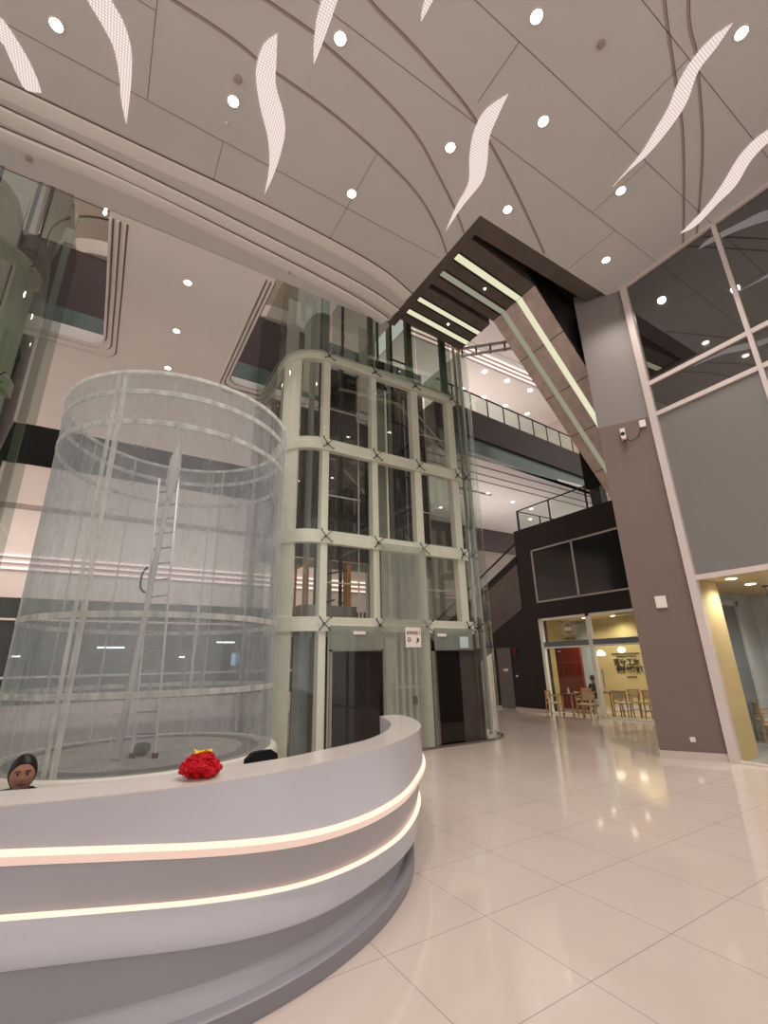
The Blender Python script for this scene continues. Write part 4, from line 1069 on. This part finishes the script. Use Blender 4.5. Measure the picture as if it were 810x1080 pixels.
t = empty('wrapped_pole', (.50,8.25,.61), 'pale film-wrapped pole standing behind the ladder inside the glass cylinder', 'pole')
pp = spline([(.50,8.2,.61),(.62,8.55,2.4),(.74,8.95,4.2),(.80,9.1,4.9),(.83,9.15,5.5),(.85,9.2,5.95)], 4)
MB().tube(pp, .045, 8).build('pole', 'wrap', t, smooth=True)
m = MB()
rings = []
for k in range(9):
    f_ = k/8; c = Vector((.78,9.0,4.9)).lerp(Vector((.87,9.18,6.25)), f_)
    r_ = .02+.085*math.sin(PI*min(1,f_*1.15))**.8 if f_ < .87 else .02
    rings.append([(c.x+r_*math.cos(2*PI*j/10)*(1+.25*random.random()), c.y+r_*math.sin(2*PI*j/10), c.z) for j in range(11)])
for r_ in rings: r_[-1] = r_[0]
m.loft(rings).build('plastic_wrap', 'wrap', t, smooth=True)
o = MB().ball((.83,8.42,.69), .13, 8, (1,.8,.75)).build('cement_sack', 'concrete_dark'); tag(o, 'lumpy grey sack at the foot of the ladder inside the cylinder', 'sack')
for v_ in o.data.vertices: v_.co += Vector(noise.noise_vector(v_.co*9))*.03

# ------------------------------------------------------------------ reception counter
TP = [(-4.6,6.4),(-3.2,5.3),(-2.2,4.62),(-1.3,4.1),(-.7,3.86),(-.1,3.68),(.5,3.575),(.9,3.555),(1.32,3.6),(1.7,3.70),(2.1,3.86),(2.55,4.09),(3.0,4.40),(3.36,4.73),(3.66,5.14),(3.88,5.6),(4.0,6.0),(3.97,6.22),(3.80,6.25)]
IP = [(-4.3,6.75),(-3.0,5.7),(-2.0,5.03),(-1.1,4.5),(-.4,4.18),(.14,4.04),(.8,4.0),(1.45,4.06),(1.85,4.19),(2.2,4.31),(2.55,4.49),(2.91,4.79),(3.2,5.12),(3.45,5.52),(3.62,5.95),(3.70,6.2)]
T = spline(TP, 8); I = spline(IP, 6)
t = empty('reception_counter', (1.0,3.9,0), 'large curved white reception counter with two glowing strips along its front', 'counter')
def lerp_table(x, tab):
    if x <= tab[0][0]: return tab[0][1]
    for (a, b_), (c, d) in zip(tab, tab[1:]):
        if x <= c: return b_+(d-b_)*(x-a)/(c-a)
    return tab[-1][1]
def smooth_table(tab):
    return tab
xs = []
m_ = 0
for p in T:           # running coordinate that keeps growing round the tip
    m_ = max(m_, p[0]) if p[1] > 5 and p[0] > 0 else p[0]
    xs.append(p[0] if not (p[0] > 3.3 and p[1] > 5.14) else 3.66+(p[1]-5.14)*.5)
def sm(tab, x):
    return sum(lerp_table(x+dx, tab) for dx in (-.3,-.15,0,.15,.3))/5
def tab(*v): return [sm(list(v), x) for x in xs]
z1 = tab((-4,.92),(-1.3,.90),(-.33,.865),(.2,.82),(.8,.765),(1.22,.72),(1.5,.70),(1.8,.69),(2.6,.69),(3.2,.70),(3.6,.73),(4.2,.73))
e1 = tab((-4,.04),(-.33,.05),(.2,.07),(.8,.14),(1.22,.21),(1.8,.25),(2.15,.24),(2.6,.16),(3.2,.03),(3.6,.04),(4.2,.02))
z2 = tab((-4,.66),(-1.3,.64),(-.33,.61),(.25,.56),(.85,.50),(1.28,.45),(1.6,.42),(2.2,.40),(2.6,.40),(3.0,.41),(3.6,.43),(4.2,.43))
e2 = tab((-4,.1),(-.33,.11),(.25,.12),(.85,.16),(1.28,.20),(2.2,.19),(2.6,.14),(3.0,.05),(3.3,.0),(3.6,-.08),(4.2,-.15))
z3 = tab((-4,.45),(-1.3,.44),(-.33,.42),(.3,.38),(.83,.32),(1.22,.28),(1.55,.26),(1.9,.25),(4.2,.25))
e3 = tab((-4,.2),(-.33,.21),(.3,.22),(.83,.26),(1.22,.29),(1.55,.26),(1.9,.23),(2.2,.20),(2.6,.15),(2.95,.07),(3.3,-.05),(3.66,-.16),(4.2,-.25))
pd = tab((-4,.46),(.5,.46),(1.0,.45),(1.4,.39),(1.8,.35),(2.3,.25),(2.7,.12),(3.0,.0),(3.36,-.16),(3.66,-.26),(4.2,-.35))
NR_ = []
for i in range(len(T)):
    a = T[max(0,i-1)]; c = T[min(len(T)-1,i+1)]; l = math.hypot(c[0]-a[0], c[1]-a[1])
    NR_.append(((c[1]-a[1])/l, -(c[0]-a[0])/l))
def row(d, z):
    out = []
    for i, (x, y) in enumerate(T):
        k = d[i] if isinstance(d, list) else d
        out.append((x+NR_[i][0]*k, y+NR_[i][1]*k, z[i] if isinstance(z, list) else z))
    return out
def zz(z, dz): return [a+dz for a in z]
def mix(a, c, f_): return [p*(1-f_)+q_*f_ for p, q_ in zip(a, c)]
ub = zz(e1,-.03)
MB().loft([row(0,1.092), row(mix([0]*len(xs), ub, .45), mix([1.092]*len(xs), zz(z1,.03), .6)), row(ub,zz(z1,.03))]).build('upper_band', 'counter_white', t, smooth=True)
MB().loft([row(ub,zz(z1,.03)), row(zz(e1,-.008),zz(z1,.022)), row(e1,zz(z1,-.0))]).build('upper_light_strip', 'led', t, smooth=True)
MB().loft([row(e1,zz(z1,0)), row(zz(e1,.002),zz(z1,-.02)), row(zz(e1,-.01),zz(z1,-.045))]).build('upper_light_lip', 'led_soft', t, smooth=True)
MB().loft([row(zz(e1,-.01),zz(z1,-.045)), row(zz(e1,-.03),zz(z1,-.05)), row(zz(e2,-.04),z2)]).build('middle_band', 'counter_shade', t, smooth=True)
MB().loft([row(zz(e2,-.04),z2), row(zz(e2,-.01),zz(z2,-.002)), row(e2,zz(z2,-.014))]).build('lower_light_strip', 'led', t, smooth=True)
MB().loft([row(e2,zz(z2,-.014)), row(mix(e2,e3,.45),mix(z2,z3,.3)), row(mix(e2,e3,.8),mix(z2,z3,.65)), row(e3,zz(z3,.012)), row(e3,z3), row(zz(e3,-.02),zz(z3,-.006))]).build('flared_band', 'counter_white', t, smooth=True)
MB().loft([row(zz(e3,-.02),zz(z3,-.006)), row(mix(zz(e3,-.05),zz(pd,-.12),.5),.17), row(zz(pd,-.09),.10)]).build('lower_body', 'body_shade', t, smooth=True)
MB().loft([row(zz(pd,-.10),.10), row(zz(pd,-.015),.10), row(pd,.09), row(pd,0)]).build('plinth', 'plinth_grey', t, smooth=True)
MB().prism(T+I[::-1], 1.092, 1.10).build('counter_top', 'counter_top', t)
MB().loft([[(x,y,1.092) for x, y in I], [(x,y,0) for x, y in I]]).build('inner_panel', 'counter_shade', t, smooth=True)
MB().loft([[(T[-1][0],T[-1][1],1.092),(T[-1][0],T[-1][1],0)], [(I[-1][0],I[-1][1],1.092),(I[-1][0],I[-1][1],0)]]).build('end_panel', 'counter_white', t)
D_ = offset(I, -.02); E_ = offset(I, -.55)
k0, k1 = 12, len(I)-22
MB().prism(D_[k0:k1]+E_[k0:k1][::-1], .71, .75).build('desk_shelf', 'counter_shade', t)

# ------------------------------------------------------------------ red flower decoration
fx, fy, fz = .77, 3.76, 1.10
t = empty('red_flower_decoration', (fx,fy,fz), 'crumpled red cloth flower with a yellow tuft lying on the counter top', 'decoration')
def blob(c, r, sc, amp, fr, seed, n=18):
    m = MB().ball(c, r, n, sc); v2 = []
    for x, y, z in m.v:
        p = Vector((x,y,z)); d = (p-Vector(c)).normalized()
        k = noise.noise(p*fr+Vector((seed,0,0)))*.6+abs(noise.noise(p*fr*2.3+Vector((0,seed,0))))*.9-.25
        p = p+d*k*amp
        v2.append((p.x, p.y, max(fz+.001, p.z)))
    m.v = v2; return m
blob((fx,fy,fz+.065), .105, (1,.9,.72), .05, 28, 1, 40).build('petal_cluster', 'red_cloth', t, smooth=False)
rr = random.Random(3)
for k in range(13):
    a = 2*PI*k/13+rr.random()*.3; r_ = .085+.02*rr.random(); h = .035+.05*rr.random()
    blob((fx+math.cos(a)*r_, fy+math.sin(a)*r_*.85, fz+h), .045, (1,1,.8), .03, 40, k+2, 16).build('petal', 'red_cloth', t, smooth=False)
for k in range(8):
    a = 2*PI*k/8+.3; r_ = .045
    blob((fx+math.cos(a)*r_, fy+math.sin(a)*r_, fz+.125), .04, (1,1,.7), .025, 40, k+30, 16).build('petal', 'red_cloth', t, smooth=False)
m = MB(); n = 28
ra = []; rb = []
for k in range(n+1):
    a = 2*PI*k/n
    s_ = .5+.5*math.cos(a*5)
    ra.append((fx+math.cos(a)*.02, fy+math.sin(a)*.02, fz+.148))
    rb.append((fx+math.cos(a)*(.05+.018*s_), fy+math.sin(a)*(.045+.01*s_), fz+.165+.018*s_*math.sin(a*3)))
m.loft([ra, [( (p[0]+q_[0])/2, (p[1]+q_[1])/2, (p[2]+q_[2])/2+.004) for p, q_ in zip(ra, rb)], rb]).build('yellow_tuft', 'yellow_cloth', t)
blob((fx,fy,fz+.155), .026, (1.4,1,.6), .012, 60, 50, 14).build('yellow_centre', 'yellow_cloth', t)

# ------------------------------------------------------------------ office chairs behind the counter
def office_chair(x, y, rz, label, top=.92):
    t = empty('office_chair', (0,0,0), label, 'chair', 'black office chairs behind the counter')
    MB().box((-.24,-.23,.44),(.24,.24,.51)).build('seat', 'black_fabric', t, bevel=.03)
    m = MB(); rows = []
    for z, w_, y_ in ((.56,.19,-.25),(.62,.22,-.27),(.75,.225,-.29),(top-.05,.2,-.31),(top,.12,-.315)):
        rows.append([(w_*math.cos(PI*k/8), y_-.05*math.sin(PI*k/8), z) for k in range(9)]+[(-w_*.9,y_+.03,z),(w_*.9,y_+.03,z),(w_,y_,z)])
    m.loft(rows, cap=False)
    m.f.append(tuple(len(m.v)-12+i for i in range(12)))
    m.build('backrest', 'black_fabric', t, smooth=True)
    MB().bar((0,-.2,.47),(0,-.3,.62), .05).build('back_bracket', 'black_plastic', t)
    MB().tube([(0,0,.1),(0,0,.44)], .03, 10).build('gas_column', 'steel', t)
    for k in range(5):
        a = 2*PI*k/5
        MB().bar((0,0,.12),(math.cos(a)*.28,math.sin(a)*.28,.07), .045, .03).build('base_spoke', 'black_plastic', t)
        MB().tube([(math.cos(a)*.28-.012*math.sin(a),math.sin(a)*.28+.012*math.cos(a),.03),(math.cos(a)*.28+.012*math.sin(a),math.sin(a)*.28-.012*math.cos(a),.03)], .03, 10).build('castor', 'black_plastic', t)
    for s_ in (-1,1):
        MB().tube([(s_*.24,.0,.47),(s_*.29,.0,.62),(s_*.29,.15,.66),(s_*.29,-.12,.66)], .018, 6).build('armrest', 'black_plastic', t)
    t.location = (x,y,0); t.rotation_euler = (0,0,rz)
    return t
office_chair(1.74, 4.92, R(195), 'black office chair whose backrest just clears the counter top', .985)
office_chair(-.36, 5.02, R(185), 'black office chair on which the receptionist sits', .90)

# ------------------------------------------------------------------ receptionist
HX, HY, HZ = -.325, 4.80, 1.092      # head centre
t = empty('person', (HX, HY, 0), 'seated woman in a dark top with black hair tied back, peering over the counter', 'person')
fwd = Vector((0-HX, 0-HY, 0)).normalized(); side = Vector((-fwd.y, fwd.x, 0))*1.0   # side = her left when seen from front
def HP(s_, f_, u_): # head space: s to viewer's right, f forward, u up
    return Vector((HX,HY,HZ))+side*s_+fwd*f_+Vector((0,0,u_))
def head_surface(az, el):
    # az 0 = face, el -90..90
    x = math.sin(az)*math.cos(el); f_ = math.cos(az)*math.cos(el); u = math.sin(el)
    wx, wf, wu = .084, .098, .127
    p = Vector((x*wx, f_*wf, u*wu))
    if u < 0:   # jaw narrows
        k = 1-.24*(-u)**1.6
        p.x *= k
        if f_ > 0: p.y *= 1-.08*(-u)
        else: p.y *= 1-.35*(-u)
    if f_ > 0:
        p.y = .092*(1-(1-f_)**1.15)*.98 if False else p.y
        g = lambda cx, cu, sx, su: math.exp(-((p.x-cx)/sx)**2-((p.z-cu)/su)**2)
        p.y += .020*g(0,-.028,.012,.013)+.012*g(0,-.012,.009,.02)+.006*g(0,.012,.008,.02)     # nose
        p.y -= .010*g(.03,.006,.016,.012)+.010*g(-.03,.006,.016,.012)                          # eye sockets
        p.y += .005*g(.03,.024,.018,.007)+.005*g(-.03,.024,.018,.007)                          # brow
        p.y += .006*g(0,-.062,.022,.009)                                                        # mouth
        p.y += .008*g(0,-.098,.018,.016)+.003*g(.04,-.03,.018,.018)+.003*g(-.04,-.03,.018,.018)
    return p
m = MB(); rows = []; NA, NE = 56, 44
for j in range(NE+1):
    el = -PI/2+PI*j/NE
    rows.append([tuple(HP(*head_surface(-PI+2*PI*k/NA, el*.999))) for k in range(NA+1)])
m.loft(rows); head_m = m
# body: one skinned figure, seated
bm_ = bpy.data.meshes.new('body')
J = {'pelvis':((0,.0,.52),.13),'waist':((0,.01,.66),.115),'chest':((0,.02,.82),.13),'upper':((0,.015,.92),.095),'neckb':((0,.0,.955),.05),'neckt':((0,.0,1.03),.046),
     'shL':((.155,.01,.925),.055),'elL':((.19,.06,.68),.042),'wrL':((.12,.24,.75),.028),'haL':((.07,.27,.80),.026),
     'shR':((-.155,.01,.925),.055),'elR':((-.19,.06,.68),.042),'wrR':((-.12,.24,.75),.028),'haR':((-.07,.27,.80),.026),
     'hiL':((.09,.03,.50),.09),'knL':((.11,.33,.53),.065),'anL':((.11,.36,.10),.042),'toL':((.11,.46,.045),.035),
     'hiR':((-.09,.03,.50),.09),'knR':((-.11,.33,.53),.065),'anR':((-.11,.36,.10),.042),'toR':((-.11,.46,.045),.035)}
names = list(J); idx = {n_: i for i, n_ in enumerate(names)}
E_l = [('pelvis','waist'),('waist','chest'),('chest','upper'),('upper','neckb'),('neckb','neckt'),('upper','shL'),('shL','elL'),('elL','wrL'),('wrL','haL'),('upper','shR'),('shR','elR'),('elR','wrR'),('wrR','haR'),
       ('pelvis','hiL'),('hiL','knL'),('knL','anL'),('anL','toL'),('pelvis','hiR'),('hiR','knR'),('knR','anR'),('anR','toR')]
def BP(p): return side*p[0]+fwd*p[1]+Vector((0,0,p[2]))
bm_.from_pydata([tuple(BP(J[n_][0])) for n_ in names], [(idx[a], idx[b_]) for a, b_ in E_l], [])
body = bpy.data.objects.new('body', bm_); COL.objects.link(body); body.parent = t
sk = body.modifiers.new('skin', 'SKIN'); 
if not bm_.skin_vertices: bm_.attributes  # created with the modifier when linked
bme = bmesh.new(); bme.from_mesh(bm_); lay = bme.verts.layers.skin.verify()
for v_, n_ in zip(bme.verts, names):
    v_[lay].radius = (J[n_][1], J[n_][1]*.85); v_[lay].use_root = n_ == 'pelvis'
bme.to_mesh(bm_); bme.free()
ss = body.modifiers.new('sub', 'SUBSURF'); ss.levels = 2; ss.render_levels = 2
bm_.materials.append(MATS['black_top'])
# head joins the body mesh object as its own part because clothes cover the body
head_m.build('head', 'skin', t, smooth=True)
hd = t.children[-1]
m = MB().tube([tuple(HP(0,-.012,-.16)), tuple(HP(0,-.012,-.07))], .05, 16); m.build('neck', 'skin', t, smooth=True)
for s_ in (-1, 1):
    e = HP(s_*.031, .081, .006)
    MB().ball(tuple(e), .0125, 12, (1,1,.5)).build('eye', 'eye_white', t, smooth=True)
    MB().ball(tuple(HP(s_*.031,.0915,.005)), .0066, 10).build('iris', 'eye_dark', t, smooth=True)
    pts = [HP(s_*.048,.080,.024), HP(s_*.037,.091,.0300), HP(s_*.023,.096,.0290), HP(s_*.013,.098,.0255)]
    MB().tube([tuple(p) for p in pts], .0034, 6).build('eyebrow', 'hair_black', t, smooth=True)
    pts = [HP(s_*.046,.079,.009), HP(s_*.037,.091,.0135), HP(s_*.026,.093,.0135), HP(s_*.017,.089,.008)]
    MB().tube([tuple(p) for p in pts], .0018, 6).build('eyelid', 'eye_dark', t, smooth=True)
    m = MB(); c = HP(s_*.074,-.005,-.005)
    m.ball(tuple(c), .026, 10, (.35,.6,1)); m.build('ear', 'skin', t, smooth=True)
m = MB()
m.tube([tuple(HP(-.024,.080,-.062)),tuple(HP(-.010,.091,-.0585)),tuple(HP(0,.0925,-.0600)),tuple(HP(.010,.091,-.0585)),tuple(HP(.024,.080,-.062))], .0036, 8)
m.tube([tuple(HP(-.020,.081,-.067)),tuple(HP(0,.0915,-.0685)),tuple(HP(.020,.081,-.067))], .0042, 8)
m.build('lips', 'lips', t, smooth=True)
# hair: cap combed back from the forehead, and a low bun
m = MB(); rows = []
for j in range(25):
    rr_ = []
    for k in range(49):
        az = -PI+2*PI*k/48
        face = max(0, math.cos(az))
        el0 = R(-52)+(R(33)+R(52))*min(1, face**.55*1.02) if face > 0 else R(-52)
        el = el0+(PI/2-el0)*j/24
        p = head_surface(az, el*.999)
        sc = 1.085+.008*math.sin(az*26)
        if j == 0: sc = 1.015
        rr_.append(tuple(HP(p.x*sc, p.y*sc-.004, p.z*(1.06 if j else 1.0))))
    rows.append(rr_)
m.loft(rows).build('hair', 'hair_black', t, smooth=True)
MB().ball(tuple(HP(0,-.115,-.02)), .04, 12, (1,.9,1)).build('hair_bun', 'hair_black', t, smooth=True)
for s_ in (-1, 1):
    base = BP(J['haL' if s_ > 0 else 'haR'][0]); m = MB()
    m.ball((base.x+HX, base.y+HY, base.z), .036, 10, (1,1,.4))
    for k in range(4):
        a = base+side*(-.024+.016*k)+fwd*.02; l = (.052,.062,.06,.048)[k]
        pts = [a, a+fwd*l*.55+Vector((0,0,.004)), a+fwd*l+Vector((0,0,-.010))]
        m.tube([(p.x+HX,p.y+HY,p.z) for p in pts], .0085, 8, r2=.0065)
    a = base-side*s_*.025
    pts = [a, a-side*s_*.02+fwd*.02, a-side*s_*.025+fwd*.045]
    m.tube([(p.x+HX,p.y+HY,p.z) for p in pts], .0095, 8, r2=.0075)
    m.build('hand', 'skin', t, smooth=True)

# customer seated inside the cafe
PX, PY = 16.0, 11.3
t = empty('person', (PX,PY,0), 'distant person with black hair and black top sitting in the cafe', 'person')
bm2 = bpy.data.meshes.new('body'); K = {}
for n_, (p, r_) in J.items(): K[n_] = (p, r_)
rot = Matrix.Rotation(R(90), 3, 'Z')
bm2.from_pydata([tuple(rot @ Vector(K[n_][0])) for n_ in names], [(idx[a], idx[b_]) for a, b_ in E_l], [])
b2 = bpy.data.objects.new('body', bm2); COL.objects.link(b2); b2.parent = t
b2.modifiers.new('skin', 'SKIN'); bme = bmesh.new(); bme.from_mesh(bm2); lay = bme.verts.layers.skin.verify()
for v_, n_ in zip(bme.verts, names):
    v_[lay].radius = (K[n_][1], K[n_][1]*.85); v_[lay].use_root = n_ == 'pelvis'
bme.to_mesh(bm2); bme.free()
b2.modifiers.new('sub', 'SUBSURF').render_levels = 1; bm2.materials.append(MATS['black_top'])
MB().ball((PX,PY,1.12), .1, 16, (.85,.95,1.15)).build('head', 'skin', t, smooth=True)
MB().ball((PX+.01,PY,1.15), .112, 16, (.95,1,1.05)).build('hair', 'hair_black', t, smooth=True)
MB().tube([(PX,PY,.95),(PX,PY,1.06)], .045, 10).build('neck', 'skin', t)

# ------------------------------------------------------------------ world, camera
wd = bpy.data.worlds.new('world'); S.world = wd; wd.use_nodes = True
bg = wd.node_tree.nodes['Background']; bg.inputs[0].default_value = (1, .93, .87, 1); bg.inputs[1].default_value = .9
cd = bpy.data.cameras.new('camera'); cam = bpy.data.objects.new('camera', cd); COL.objects.link(cam)
cd.sensor_fit = 'VERTICAL'; cd.sensor_height = 24; cd.lens = 24*478.58/1080; cd.clip_start = .05; cd.clip_end = 200
yaw = PI/2-.555763; pit = .321889; rol = .022583
fw = Vector((math.cos(yaw)*math.cos(pit), math.sin(yaw)*math.cos(pit), math.sin(pit)))
rt = Vector((math.sin(yaw), -math.cos(yaw), 0)); up = rt.cross(fw)
# roll about the view axis
r2 = rt*math.cos(rol)-up*math.sin(rol); u2 = rt*math.sin(rol)+up*math.cos(rol)
M = Matrix((r2, u2, -fw)).transposed().to_4x4(); M.translation = Vector((0,0,1.83))
cam.matrix_world = M
S.camera = cam
S.view_settings.view_transform = 'Standard'
S.view_settings.exposure = .16
S.cycles.max_bounces = 10; S.cycles.transparent_max_bounces = 28; S.cycles.diffuse_bounces = 4; S.cycles.glossy_bounces = 5
S.cycles.use_denoising = True
S.cycles.sample_clamp_indirect = 6
